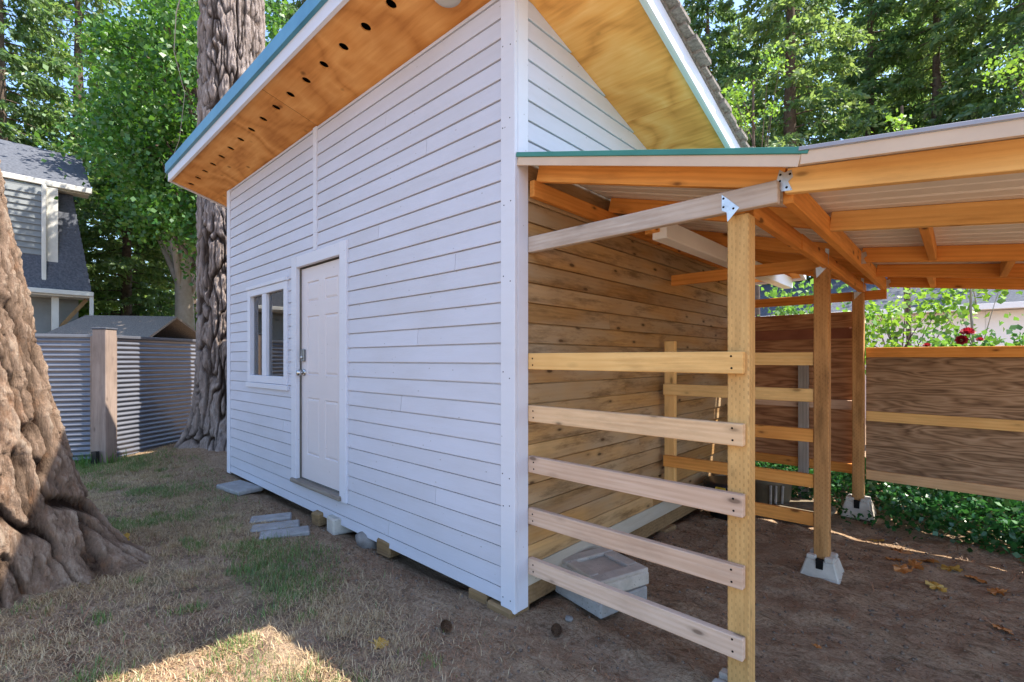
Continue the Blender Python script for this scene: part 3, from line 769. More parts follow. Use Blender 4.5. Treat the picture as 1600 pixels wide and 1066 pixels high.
slab_block('concrete_paver', (.235, .52, .042), (.40, .40, .085), R(-12), 'lower pale grey paver of the pair stacked beside the shed corner', 'paver', group='stacked pavers', c=.01)
pv = thing('concrete_paver', (.225, .56, .086), 'upper stained paver with a hollow top, stacked beside the shed corner', 'paver', 'stacked pavers')
V, Fs = cbox_data(.20, .20, .04, .01); obj('slab', V, Fs, CONC, pv, Matrix.Translation((.225, .56, .127)) @ Matrix.Rotation(R(-17), 4, 'Z'))
for (a, b, w, l) in ((-.155, 0, .085, .385), (.155, 0, .085, .385), (0, .15, .22, .085), (0, -.155, .22, .07)):
    V, Fs = cbox_data(w / 2, l / 2, .0125, .01)
    obj('raised_rim', V, Fs, CONC, pv, Matrix.Translation((.225, .56, .178)) @ Matrix.Rotation(R(-17), 4, 'Z') @ Matrix.Translation((a, b, 0)))
slab_block('stepping_slab', (-4.05, -.15, .016), (.52, .27, .05), R(8), 'single grey stepping slab near the far shed corner', 'slab', group='stepping slabs by the door')
slab_block('stepping_slab', (-2.74, -.30, -.004), (.17, .34, .05), R(-24), 'grey slab of the door step lying nearest the window', 'slab', group='stepping slabs by the door')
slab_block('stepping_slab', (-2.48, -.36, -.003), (.165, .38, .05), R(-24), 'middle grey slab of the three below the shed door', 'slab', group='stepping slabs by the door')
slab_block('stepping_slab', (-2.26, -.37, -.003), (.165, .38, .05), R(-22), 'grey slab of the door step lying nearest the shed corner post', 'slab', group='stepping slabs by the door')
slab_block('foundation_block', (-2.37, .03, .03), (.13, .2, .12), R(4), 'weathered brownish pier under the shed below the door', 'block', OLDW, 'blocks carrying the shed', tilt=R(6))
slab_block('foundation_block', (-2.06, .02, .035), (.17, .19, .14), R(-8), 'pale concrete block under the shed below the door sill', 'block', CONC, 'blocks carrying the shed')
slab_block('foundation_block', (-1.33, .06, .03), (.17, .18, .12), R(3), 'brown timber block under the middle of the front wall', 'block', OLDW, 'blocks carrying the shed')
slab_block('foundation_block', (-.29, .05, .008), (.16, .16, .085), R(1), 'timber block under the shed left of the corner post', 'block', OLDW, 'blocks carrying the shed')
slab_block('foundation_block', (-.09, .04, .0), (.20, .17, .07), R(-1), 'low timber block right under the white corner post', 'block', OLDW, 'blocks carrying the shed')
slab_block('foundation_block', (-.02, 1.9, .0), (.16, .2, .05), R(-1), 'timber block under the gable wall inside the shelter', 'block', OLDW, 'blocks carrying the shed')
slab_block('foundation_block', (-4.6, .2, .02), (.3, .2, .08), R(2), 'block in the shade under the far end of the shed', 'block', CONC, 'blocks carrying the shed')

def lump(name, c, r, m, label, cat, seed, sq=(1, 1, .7), group=None, n=14):
    th = np.linspace(0, np.pi, n); ph = np.linspace(0, 2 * np.pi, 2 * n, endpoint=False)
    T, P = np.meshgrid(th, ph, indexing='ij')
    rr = r * (.8 + .45 * fbm(P / 1.05 + seed, T * 1.7 + seed, seed, 3))
    rr[:, -1] = rr[:, -1] * .5 + rr[:, 0] * .5
    V = np.stack([rr * np.sin(T) * np.cos(P) * sq[0], rr * np.sin(T) * np.sin(P) * sq[1], rr * np.cos(T) * sq[2]], -1).reshape(-1, 3)
    k = 2 * n; i = np.arange(n - 1)[:, None] * k; j = np.arange(k)[None]; j2 = (j + 1) % k
    F_ = np.stack([i + j, i + k + j, i + k + j2, i + j2], -1).reshape(-1, 4)
    o = obj(name, V, F_, m, None, Matrix.Translation(c), smooth=True)
    return tag(o, label, cat, group)
lump('rock', (-1.62, .03, .0), .12, ROCK, 'rounded grey rock half under the front wall of the shed', 'rock', 3, (1, .8, .75))
lump('rock', (.262, .16, .012), .022, ROCK, 'small pale round stone beside the stacked pavers', 'stone', 5)
# fir cones
def cone_mesh():
    parts = []
    ph = 2.39996
    V = []; Fs = []
    for i in range(70):
        t = i / 70; z = -.045 + .09 * t; r = .026 * math.sin(math.pi * (t * .85 + .12)) ** .7
        a = i * ph; ca, sa = math.cos(a), math.sin(a); o = len(V); w = .010
        for (rr, aa, zz) in ((r * .4, 0, -.006), (r, -w, 0), (r * 1.15, 0, .008), (r, w, 0)):
            V.append((rr * ca - aa * sa, rr * sa + aa * ca, z + zz))
        Fs.append([o, o + 1, o + 2, o + 3])
    for i in range(8):
        pass
    return V, Fs
CV, CF = cone_mesh()
for (x, y, rz, lab) in ((.262, .045, .6, 'brown fir cone on the bare earth by the shed corner'), (-.164, -.365, 1.2, 'brown fir cone lying in the dry grass before the corner post')):
    root = thing('fir_cone', (x, y, float(gz(x, y)) + .025), lab, 'cone', 'fir cones on the ground')
    Mc = WM[root.name] @ Matrix.Rotation(rz, 4, 'Z') @ Matrix.Rotation(R(82), 4, 'X')
    obj('scales', CV, CF, CONE, root, Mc)
    lathe('core', [(.004, -.044), (.017, -.02), (.019, .01), (.008, .04)], CONE, root, Mc, n=10)

# ------------------------------------------------------------------ things stored at the back of the shelter
gT = float(gz(.25, 2.6))
tote = thing('storage_tote', (.27, 2.62, gT), 'black plastic tote with a yellow latch at the back of the shelter', 'tote')
lathe('tub', [(.15, 0), (.19, .26), (.205, .27), (.205, .29)], BLACKP, tote, Matrix.Translation((.27, 2.62, gT)), n=28)
lathe('lid', [(.21, .285), (.215, .30), (.20, .325), (.17, .33)], BLACKP, tote, Matrix.Translation((.27, 2.62, gT)), n=28)
box('latch', (.235, 2.40, gT + .235), (.325, 2.435, gT + .305), YELLOW, tote, c=.006)
gB = float(gz(.5, 3.05))
bn = thing('dark_bin', (.50, 3.06, gB), 'dark round bin with pale ribs behind the divider rails', 'bin')
lathe('body', [(.17, 0), (.20, .30), (.21, .31), (.21, .34), (.18, .34)], LIDM, bn, Matrix.Translation((.50, 3.06, gB)), n=26)
for a in (-70, -58, -42):
    p = Vector((.50 + .195 * math.cos(R(a)), 3.06 + .195 * math.sin(R(a)), gB + .02)); q = Vector((.50 + .215 * math.cos(R(a)), 3.06 + .215 * math.sin(R(a)), gB + .30))
    stick('rib', p, q, .018, .02, GALV, bn, up=(1, 0, 0))
gD = float(gz(.80, 2.98))
ld = thing('round_planter', (.80, 3.02, gD), 'low brown round planter on the earth beside the middle post', 'planter')
lathe('bowl', [(.17, 0), (.235, .10), (.25, .115), (.25, .13), (.225, .132)], LIDM, ld, Matrix.Translation((.80, 3.02, gD)), n=32)
lathe('cover', [(.0, .134), (.215, .130), (.222, .122)][::-1], LIDM, ld, Matrix.Translation((.80, 3.02, gD)), n=32, caps=False)

# ------------------------------------------------------------------ plywood walls behind the shelter
pf1 = thing('plywood_fence', (.65, 3.5, 0), 'tall brown plywood screen between the shed and the rear post', 'fence')
box('plywood_panel', (.03, 3.505, .40), (1.11, 3.518, 1.905), PLYRED, pf1, c=.001)
box('cap_board', (.03, 3.4805, 1.65), (1.11, 3.5035, 1.75), REDB, pf1)
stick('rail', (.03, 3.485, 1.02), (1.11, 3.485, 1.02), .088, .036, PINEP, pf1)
stick('rail', (.03, 3.485, .425), (1.11, 3.485, .425), .09, .036, PINE, pf1)
stick('stud', (.715, 3.445, .02), (.715, 3.445, 1.44), .088, .04, GREYW, pf1, up=(1, 0, 0))
pf2 = thing('plywood_fence', (2.6, 3.3, 0), 'long weathered plywood screen with three rails right of the rear post', 'fence')
V, Fs = cbox_data(1.247, .0065, .585, .001)
obj('plywood_panel', V, Fs, PLYOLD, pf2, Matrix.Translation((2.462, 3.46, .965)))
V, Fs = cbox_data(.62, .0065, .585, .001)
obj('plywood_panel', V, Fs, PLYOLD, pf2, Matrix.Translation((4.334, 3.46, .965)))
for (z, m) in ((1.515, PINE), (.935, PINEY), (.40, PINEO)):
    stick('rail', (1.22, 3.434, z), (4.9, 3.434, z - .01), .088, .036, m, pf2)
stick('post', (4.9, 3.48, 0), (4.9, 3.48, 1.6), .089, .089, PINE, pf2, up=(0, 1, 0))

# ------------------------------------------------------------------ corrugated steel fence on the left
cf = thing('corrugated_fence', (-6.85, -.98, 0), 'grey corrugated steel fence with a thick wooden post', 'fence')
def corr(p, q, z0, z1):
    L = (Vector(q) - Vector(p)).length; pitch = .068; n = int((z1 - z0) / pitch * 10)
    zz = np.linspace(z0, z1, n); yy = .0085 * np.sin(2 * np.pi * (zz - z0) / pitch)
    V = []
    for th in (0, .0015):
        for x in (0, L): V += [(x, a + th, b) for a, b in zip(yy, zz)]
    Fs = []
    for i in range(n - 1):
        Fs.append([i, n + i, n + i + 1, i + 1]); Fs.append([2 * n + i + 1, 3 * n + i + 1, 3 * n + i, 2 * n + i])
    return obj('steel_panel', V, Fs, CORR, cf, frame(p, Vector(q) - Vector(p), (0, 0, 1)), smooth=True)
def fence_run(p, q, trim0=.11):
    p = Vector(p); q = Vector(q); d = (q - p).normalized(); nrm = Vector((d.y, -d.x, 0))
    if nrm.dot(Vector((1.8, -2, 0)) - p) < 0: nrm = -nrm
    a = p + d * trim0; b = q - d * .06
    corr(a + d * .0, b, .06, 1.755)
    stick('trim_board', a + nrm * .025 + Vector((0, 0, .05)) + d * .015, a + nrm * .025 + d * .015 + Vector((0, 0, 1.775)), .045, .03, FENCEW, cf, up=(d.x, d.y, 0))
    stick('top_rail', a + Vector((0, 0, 1.775)), b + Vector((0, 0, 1.775)), .04, .05, CORR, cf)
P0 = (-6.85, -.98, 0)
fence_run(P0, (-8.05, .75, 0)); fence_run((-8.05, .75, 0), (-9.6, 2.95, 0))
fence_run(P0, (-7.84, -2.94, 0)); fence_run((-7.84, -2.94, 0), (-8.8, -4.9, 0))
for (x, y) in ((-6.85, -.98), (-8.05, .75), (-7.84, -2.94), (-8.8, -4.9)):
    pst = stick('post', (x, y, 0), (x, y, 1.865), .19, .19, FENCEW, cf, up=(-.68, .73, 0), c=.008)
    stick('post_cap', (x, y, 1.866), (x, y, 1.89), .205, .205, SLATE, pst, up=(-.68, .73, 0), c=.006)
box('post_anchor', (-6.79, -1.12, .0), (-6.72, -1.06, .20), BLACKP, cf, c=.004, rz=R(43))

# ------------------------------------------------------------------ neighbouring houses
hs = thing('gambrel_house', (-17, -4, 0), 'grey house with steep dark shingled upper roof and cream trim', 'house')
hx = -15.3
box('wall', (-22, -8, 0), (hx - .75, -.45, 3.15), GSIDE, hs)
def hprism(name, poly, y0, y1, m, parent=hs):
    # poly in (x, z), extruded along y
    Mx = Matrix(((1, 0, 0, 0), (0, 0, 1, y0), (0, 1, 0, 0), (0, 0, 0, 1)))
    n = len(poly)
    cx = sum(p[0] for p in poly) / n; cz = sum(p[1] for p in poly) / n
    return prism(name, [(p[0] - cx, p[1] - cz) for p in poly], y1 - y0, m, parent, Matrix.Translation((cx, 0, cz)) @ Mx)
LV = [(hx, -8, 3.26), (hx, -.25, 3.26), (hx - .62, -.58, 5.95), (hx - .62, -8, 5.95), (hx - .7, -8, 3.2), (hx - .7, -.25, 3.2), (hx - 1.2, -.58, 5.95), (hx - 1.2, -8, 5.95)]
low = obj('lower_roof', LV, [[0, 1, 2, 3], [7, 6, 5, 4], [1, 5, 6, 2], [0, 3, 7, 4], [0, 4, 5, 1], [3, 2, 6, 7]], SLATE, hs)
up_ = hprism('upper_roof', [(hx - .38, 5.99), (hx - 2.6, 7.5), (hx - 2.6, 7.65), (hx - .34, 6.13)], -8, -.22, SLATE)
k = 0
while k < 16:       # shingle courses on the steep slope
    t0 = k / 16; z = 3.28 + 2.62 * t0; x = hx - .02 - .60 * t0
    yy = -1.62
    stick('shingle_course', (x + .012, -.262 - .33 * t0, z + .09), (x + .012, -.90, z + .09), .175, .02, SLATE, low, up=(-.62, 0, 2.69), c=.003); k += 1
hprism('core', [(hx - .85, 3.2), (hx - 1.3, 5.9), (-20, 5.9), (-20, 3.2)], -7.9, -.75, GSIDE)
for k in range(14):
    stick('siding_board', (hx - .22, -3.4, 3.76 + k * .155), (hx - .22, -1.13, 3.76 + k * .155), .165, .03, GSIDE, hs, up=(-.22, 0, 1))
box('dormer_core', (hx - 1.2, -3.4, 3.6), (hx - .25, -.95, 5.95), GSIDE, hs)
box('corner_trim', (hx - .26, -1.125, 3.70), (hx - .17, -.90, 5.93), HTRIM, hs)
stick('downspout', (hx - .10, -1.17, 3.2), (hx - .10, -1.17, 5.95), .09, .09, HTRIM, hs, up=(0, 1, 0), c=.01)
stick('gutter', (hx - .28, -8, 6.05), (hx - .28, -.22, 6.05), .14, .13, HTRIM, hs, c=.01)
box('soffit', (hx - .75, -8, 5.955), (hx - .36, -.26, 5.98), HTRIM, hs)
box('lower_eave_trim', (hx - .7, -8, 3.10), (hx + .03, -.24, 3.2), HTRIM, hs)
stick('gutter', (hx + .09, -8, 3.2), (hx + .09, -.22, 3.2), .12, .12, HTRIM, hs, c=.01)
box('outlet', (hx + .03, -.30, 2.55), (hx + .11, -.22, 3.14), HTRIM, hs)
for yy in (-.95, -3.6):
    stick('porch_post', (hx - .3, yy, 0), (hx - .3, yy, 3.10), .14, .14, HTRIM, hs, up=(0, 1, 0))
    stick('brace', (hx - .3, yy + .1, 2.3), (hx - .3, yy + .62, 3.08), .09, .09, OLDW, hs, up=(1, 0, 0))
ob = thing('low_outbuilding', (-12.6, 0, 0), 'low outbuilding with brown-grey roof just beyond the steel fence', 'shed')
c0 = Vector((-12.9, -.2, 0)); dv = Vector((.73, .68, 0))
def oq(a, b, z): p = c0 + dv * a + Vector((-.68, .73, 0)) * b; return (p.x, p.y, z)
V = [oq(a, b, z) for z in (0, 1.85) for (a, b) in ((-1.6, -.0), (.75, 0), (.75, 2.4), (-1.6, 2.4))]
obj('wall', V, [[3, 2, 1, 0], [4, 5, 6, 7], [0, 1, 5, 4], [1, 2, 6, 5], [2, 3, 7, 6], [3, 0, 4, 7]], GSIDE, ob)
V = [oq(-1.75, -.2, 1.80), oq(.95, -.2, 1.80), oq(.80, 1.2, 2.52), oq(-1.6, 1.2, 2.55), oq(.95, 2.6, 1.80), oq(-1.75, 2.6, 1.8)]
V += [(x, y, z + .06) for x, y, z in V]
obj('roof', V, [[3, 2, 1, 0], [5, 4, 2, 3], [6, 7, 8, 9], [9, 8, 10, 11], [0, 1, 7, 6], [1, 2, 8, 7], [2, 4, 10, 8], [4, 5, 11, 10], [5, 3, 9, 11], [3, 0, 6, 9]], SHINGLE, ob)
nh = thing('white_outbuilding', (3, 13, 0), 'long white building with blue-grey roof behind the rose bush', 'house')
box('wall', (-6, 12.6, 0), (13, 17, 2.55), WHITEW, nh)
for k in range(16):
    box('wall_panel', (-6 + k * 1.18, 12.57, .05), (-6 + k * 1.18 + 1.165, 12.602, 2.5), WHITEW, nh)
V = [(-6.3, 12.2, 2.52), (13.3, 12.2, 2.52), (13.3, 14.9, 3.75), (-6.3, 14.9, 3.75), (13.3, 17.4, 2.6), (-6.3, 17.4, 2.6)]
V += [(x, y, z + .1) for x, y, z in V]
obj('roof', V, [[3, 2, 1, 0], [5, 4, 2, 3], [6, 7, 8, 9], [9, 8, 10, 11], [0, 1, 7, 6], [1, 2, 8, 7], [2, 4, 10, 8], [4, 5, 11, 10], [5, 3, 9, 11], [3, 0, 6, 9]], SLATE, nh)
stick('gutter', (-6.3, 12.12, 2.56), (13.3, 12.12, 2.56), .12, .12, WHITEW, nh)
bf = thing('board_fence', (3, 8, 0), 'pale low board fence across the yard behind the shrubs', 'fence')
for k in range(44):
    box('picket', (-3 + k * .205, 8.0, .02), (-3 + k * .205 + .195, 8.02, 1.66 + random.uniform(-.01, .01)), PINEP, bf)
stick('rail', (-3, 7.975, 1.5), (6.02, 7.975, 1.5), .09, .04, PINEP, bf)

# ------------------------------------------------------------------ firs with real bark
def bark_trunk(path, rad, nth, nz, cells, zcell, depth, seed, flare=None):
    """path: list of (x,y,z) knots, rad: radii; returns verts, faces, ridge attribute"""
    path = np.array(path, float); tk = np.linspace(0, 1, len(path))
    hz = np.concatenate([[0], np.cumsum(np.linalg.norm(np.diff(path, axis=0), axis=1))]); tk = hz / hz[-1]
    t = np.linspace(0, 1, nz) ** 1.7
    cx = np.interp(t, tk, path[:, 0]); cy = np.interp(t, tk, path[:, 1]); cz = np.interp(t, tk, path[:, 2]); rr = np.interp(t, tk, rad)
    # smooth knots
    for arr in (cx, cy, rr):
        for _ in range(30): arr[1:-1] = .25 * arr[:-2] + .5 * arr[1:-1] + .25 * arr[2:]
    th = np.linspace(-np.pi, np.pi, nth, endpoint=False)
    TH, ZZ = np.meshgrid(th, cz, indexing='xy'); RR = np.repeat(rr[:, None], nth, 1)
    a = TH * .5                                   # metres round the trunk; the seam is on the far side
    sm = lambda q: q * q * (3 - 2 * q)
    wr = .10 * (fbm(a * 2.2, ZZ * 1.4, seed, 3) - .5) + .035 * (fbm(a * 9, ZZ * 6, seed + 1, 3) - .5)
    n1 = vnoise((a + wr) / cells + 50, ZZ / zcell + 9, seed + 2) * .75 + .25 * vnoise((a + wr) / cells * 2.3 + 50, ZZ / zcell * 2 + 9, seed + 4)
    n1b = vnoise((a - wr * 1.3) / cells * 1.25 + 150, ZZ / zcell * 1.2 + 31, seed + 3)
    n1c = vnoise((a + wr * .6) / cells * 1.7 + 250, ZZ / zcell * 1.5 + 71, seed + 5)
    fis = sm(np.clip(np.abs(n1 - .5) / .055, 0, 1)) * sm(np.clip(np.abs(n1b - .5) / .06, 0, 1)) * (.35 + .65 * sm(np.clip(np.abs(n1c - .5) / .10, 0, 1)))
    n2 = vnoise((a + wr * 1.5) / cells * 3.1 + 80, ZZ / zcell * 3.0, seed + 6)
    fis2 = sm(np.clip(np.abs(n2 - .5) / .11, 0, 1))
    n3 = vnoise(a / cells * 2.0 + 80 + wr * 6, ZZ / zcell * 9.0, seed + 8)
    cr = sm(np.clip(np.abs(n3 - .5) / .07, 0, 1))
    e3, p3 = plates(a * 15 + 200 + wr * 30, ZZ * 6 + 8 * wr + 2 * fbm(a * 20, ZZ * 5, seed + 15, 2), seed + 13)
    e4, p4 = plates(a * 42 + 300 + wr * 60, ZZ * 15 + 20 * wr, seed + 17)
    grit = fbm(a * 55 + 90, ZZ * 15, seed + 30, 4)
    lump_ = fbm(a * 6 + 40, ZZ * 3, seed + 20, 3)
    lay = .16 * p3 + .09 * p4 + .05 * np.clip(e3 / .12, 0, 1)
    ridge = np.clip(.02 + fis * (.44 + .12 * fis2 + .05 * cr + lay) + .55 * (grit - .48) + .22 * (lump_ - .45), 0, 1.1)
    fl = 0
    if flare: fl = flare(TH, ZZ)
    rad_ = RR + fl + depth * (ridge - .6)
    X = cx[:, None] + rad_ * np.cos(TH); Y = cy[:, None] + rad_ * np.sin(TH)
    V = np.stack([X, Y, ZZ + .015 * (lump_ - .5)], -1).reshape(-1, 3)
    i = np.arange(nz - 1)[:, None] * nth; k = np.arange(nth)[None]; k2 = (k + 1) % nth
    F_ = np.stack([i + k, i + k2, i + nth + k2, i + nth + k], -1).reshape(-1, 4)
    return V, F_, ridge.ravel()
def trunk_obj(name, data, m, parent):
    V, F_, rd = data
    o = obj(name, V, F_, m, parent, smooth=True)
    a = o.data.attributes.new('ridge', 'FLOAT', 'POINT'); a.data.foreach_set('value', rd.astype(np.float32))
    return o
def flare1(TH, Z):
    e = np.exp(-np.clip(Z, 0, 9) / .30)
    lob = .55 + .28 * np.cos(TH * 5 + .6 + Z * .6) + .30 * np.cos(TH * 3 + 2.2)
    return e * (.15 + .20 * np.clip(lob, 0, 2)) + .05 * np.cos(TH * 4 + 1) * np.exp(-Z / 2)
t1 = thing('fir_tree', (*TREE1, 0), 'huge rough-barked fir trunk in the left foreground, partly sunlit', 'tree', 'big firs in the yard')
x1, y1 = TREE1
trunk_obj('trunk', bark_trunk([(x1, y1, -.12), (x1 - .03, y1 - .02, .3), (x1 - .12, y1 - .10, 1.2), (x1 - .38, y1 - .30, 2.9), (x1 - .75, y1 - .6, 6), (x1 - 1.2, y1 - 1.1, 14), (x1 - 1.3, y1 - 1.2, 20)],
          [.62, .56, .49, .44, .38, .22, .06], 480, 860, .15, 1.05, .09, 3, flare1), BARK, t1)
def flare2(TH, Z):
    e = np.exp(-np.clip(Z - .1, 0, 9) / .35)
    return e * (.06 + .10 * (1 + np.cos(TH * 4 + 1.2)))
t2 = thing('fir_tree', (*TREE2, 0), 'tall straight fir trunk rising behind the far corner of the shed', 'tree', 'big firs in the yard')
x2, y2 = TREE2
trunk_obj('trunk', bark_trunk([(x2, y2, -.1), (x2, y2, .5), (x2 - .02, y2, 2), (x2, y2, 5), (x2, y2, 9), (x2, y2, 20)], [.53, .49, .46, .455, .43, .10], 320, 660, .15, .75, .08, 17, flare2), BARK2, t2)

# ------------------------------------------------------------------ foliage generators
def leaves(P, size, aspect, D=None, r=None, fold=.25):
    """one small folded leaf (two triangles -> a quad) per point"""
    r = r or rng; n = len(P)
    if D is None: D = r.normal(size=(n, 3))
    D = D / (np.linalg.norm(D, axis=1)[:, None] + 1e-9)
    N_ = r.normal(size=(n, 3)); S = np.cross(D, N_); S /= np.linalg.norm(S, axis=1)[:, None] + 1e-9
    U = np.cross(S, D); sz = np.asarray(size) * r.uniform(.65, 1.3, n); sz = sz[:, None]
    a = P; b = P + D * sz * .55 + S * sz * aspect * .5 + U * sz * fold * .3; c = P + D * sz; d = P + D * sz * .45 - S * sz * aspect * .5 + U * sz * fold * .3
    V = np.stack([a, b, c, d], 1).reshape(-1, 3); F_ = np.arange(4 * n).reshape(n, 4)
    return V, F_
def conifer(H, hb, Rm, nb, seed, dens=1.0, spray=.17, droop=.45):
    r = np.random.default_rng(seed)
    parts = []; lp = []; ld = []
    tp = np.array([[.04 * math.sin(q * 2), .04 * math.cos(q * 3), H * q] for q in np.linspace(0, 1, 14)])
    parts.append(tube_arrays(tp, np.linspace(.018 * H, .012, 14), 9))
    for i in range(nb):
        q = (i + r.uniform(0, 1)) / nb; z = hb + (H - hb) * q ** .9
        L = Rm * ((1 - q) ** .75 * .95 + .06) * r.uniform(.65, 1.12)
        az = i * 2.39996 + r.uniform(-.5, .5); s = np.linspace(0, 1, 7)
        up = r.uniform(-.05, .25)
        pr = s * L; pz = z + up * pr - droop * pr * s + .12 * L * s ** 3
        path = np.stack([pr * math.cos(az), pr * math.sin(az), pz], 1)
        parts.append(tube_arrays(path, np.linspace(.010 * L + .008, .003, 7), 4))
        m = int(dens * (10 + L * 17))
        ts = r.uniform(.12, 1, m) ** .8; base = np.stack([np.interp(ts, s, path[:, j]) for j in range(3)], 1)
        side = np.where(r.random(m) < .5, -1, 1) ; ta = az + side * r.uniform(.5, 1.25, m)
        tl = (.12 + .34 * L * (1 - ts) + .12) * r.uniform(.5, 1.1, m)
        td = np.stack([np.cos(ta), np.sin(ta), r.uniform(-.7, -.05, m)], 1)
        for k in range(4):
            fr = (k + r.uniform(0, 1, m)) / 4
            lp.append(base + td * (tl * fr)[:, None] + r.normal(size=(m, 3)) * .03)
            ld.append(td + r.normal(size=(m, 3)) * .55 + np.array([0, 0, -.35]))
    LP = np.concatenate(lp); LD = np.concatenate(ld)
    lv = leaves(LP, spray, .42, LD, r, .3)
    return join(parts), lv
def broad(clumps, crad, nper, size, r, trunk=None, aspect=.8, limb=.02):
    """clumps: centres; leaves spread about each, limbs run to each from the trunk"""
    P = np.concatenate([c + r.normal(size=(nper, 3)) * np.array([1, 1, .75]) * crad * r.uniform(.7, 1.25) for c in clumps])
    D = r.normal(size=P.shape) + np.array([0, 0, -.4])
    return leaves(P, size, aspect, D, r, .5)
con_types = []
for i, (H, hb, Rm, nb, dens, dr) in enumerate(((17, .6, 3.5, 130, 1.45, .40), (20, 1.4, 3.3, 140, 1.35, .5), (15, .5, 3.4, 120, 1.5, .35))):
    (tv, tf), (lv, lf) = conifer(H, hb, Rm, nb, 40 + i, dens, .20, dr)
    print('con', len(lf)); con_types.append((mesh('trunk', tv, tf, BARK3, smooth=True), [mesh('crown', lv, lf, m_) for m_ in (FIR_A, FIR_B)]))
def place_conifer(kind, x, y, s, rz, label, mi, group):
    root = thing('conifer', (x, y, -.05), label, 'tree', group)
    M = WM[root.name] @ Matrix.Rotation(rz, 4, 'Z') @ Matrix.Scale(s, 4)
    link('trunk', con_types[kind][0], root, M); link('crown', con_types[kind][1][mi], root, M)
gl = 'conifers beyond the steel fence'; gr = 'conifers behind the shelter'
for a in (
    (0, -21.5, -1.9, 1.0, .3, 'dark conifer farthest left behind the grey house', 0, gl),
    (1, -24.0, .2, 1.05, 1.3, 'tall thin conifer between the grey house and the maple', 1, gl),
    (2, -18.8, 1.0, .80, 2.2, 'small conifer with a bare lower trunk above the low outbuilding', 1, gl),
    (1, -21.5, 3.4, 1.0, .8, 'conifer far behind the broad maple crown', 0, gl),
    (0, -15.0, 5.4, 1.0, 4.1, 'dark conifer showing between the fir trunk and the shed roof', 0, gl),
    (1, -28.0, -5.5, 1.1, 4.6, 'pale green far conifer high above the grey house roof', 1, gl),
    (0, -29.0, 3.0, 1.1, 5.0, 'distant conifer filling the gap left of the fir trunk', 1, gl),
    (0, -5.2, 16.4, 1.0, .5, 'conifer right behind the shingled edge of the shed roof', 0, gr),
    (1, -2.4, 16.5, 1.0, 1.9, 'conifer with a thin grey trunk above the green roof edge', 1, gr),
    (2, -.6, 20.5, 1.2, 3.0, 'dense conifer above the middle of the shelter roof', 0, gr),
    (0, 1.3, 19.8, 1.0, 3.9, 'conifer with its trunk above the right part of the shelter roof', 1, gr),
    (1, 3.6, 18.6, 1.0, 5.1, 'dark wide conifer in the upper right corner', 0, gr),
    (2, -8.0, 20.0, 1.2, 2.7, 'far conifer partly hidden by the shed roof shingles', 1, gr),
    (0, 6.6, 23.5, 1.1, .9, 'conifer at the right edge of the picture', 1, gr),
    (1, -4.0, 25.0, 1.15, 4.4, 'most distant conifer behind the shelter roof', 0, gr),
    (2, 1.2, 26.0, 1.3, 1.4, 'far conifer between the two trunks above the shelter roof', 1, gr),
    (0, 4.6, 27.0, 1.2, 2.4, 'far pale conifer in the upper right', 1, gr),
    (2, -1.5, 30.0, 1.45, 3.3, 'bushy far conifer above the joint of the two shelter roofs', 1, gr),
    (0, -7.4, 27.0, 1.25, 5.6, 'far conifer just right of the shed roof edge', 1, gr),
    (0, -25.0, -3.4, 1.0, 2.9, 'conifer close behind the ridge of the grey house', 1, gl)):
    place_conifer(*a)
# crowns of the two big firs (above the picture)
for (nm, tr, base, sd) in (('crown', t1, (x1 - 1.1, y1 - 1.0, 0), 61), ('crown', t2, (x2, y2, 0), 62)):
    (tv, tf), (lv, lf) = conifer(21, 12.5, 2.6, 46, sd, .8, .2, .5)
    link('crown', mesh('crown', lv, lf, FIR_A), tr, Matrix.Translation(base))
    nb_ = (len(tv) - 14 * 9)
    link('branches', mesh('branches', tv[14 * 9:], tf[13 * 9:] - 14 * 9, BARK3, smooth=True), tr, Matrix.Translation(base))
# a bare twig hanging from the fir behind the shed
tw = tube_arrays([(-6.75, .2, 8.1), (-6.95, .05, 7.6), (-7.15, -.08, 6.9), (-7.2, -.1, 6.3), (-7.0, .0, 5.6), (-7.1, -.05, 4.9), (-7.3, -.2, 4.3)], [.014, .012, .008, .005, .004, .003, .002], 6)
obj('twig', tw[0], tw[1], TWIG, t2, smooth=True)

def leafy_tree(name, base, clumps, crad, nper, size, m, label, cat, r, tr=.1, group=None, top=None, aspect=.8, bark=BARK3, kname='crown'):
    root = thing(name, base, label, cat, group)
    base = np.array(base, float); clumps = np.array(clumps, float)
    V, F_ = broad(clumps, crad, nper, size, r, aspect=aspect)
    obj(kname, V, F_, m, root)
    top = np.array(top if top is not None else clumps.mean(0)); parts = []
    q = np.linspace(0, 1, 8)[:, None]; path = base * (1 - q) + top * q + np.sin(q * 5) * np.array([.05, .04, 0])
    parts.append(tube_arrays(path, np.linspace(tr, tr * .4, 8), 8))
    for c in clumps:
        k = r.uniform(.35, .95); s = base * (1 - k) + top * k; mid = (s + c) / 2 + np.array([0, 0, .12 * np.linalg.norm(c - s)])
        t = np.linspace(0, 1, 6)[:, None]; pth = (1 - t) ** 2 * s + 2 * t * (1 - t) * mid + t ** 2 * c
        parts.append(tube_arrays(pth, np.linspace(tr * .32, tr * .07, 6), 5))
    V, F_ = join(parts); obj('trunk' if cat == 'tree' else 'stem', V, F_, bark, root, smooth=True)
    return root
def ellipsoid(c, rad, n, r, shell=.45):
    d = r.normal(size=(n, 3)); d /= np.linalg.norm(d, axis=1)[:, None]
    k = r.uniform(shell, 1, n)[:, None] ** .6
    return np.array(c) + d * k * np.array(rad)
r_ = np.random.default_rng(5)
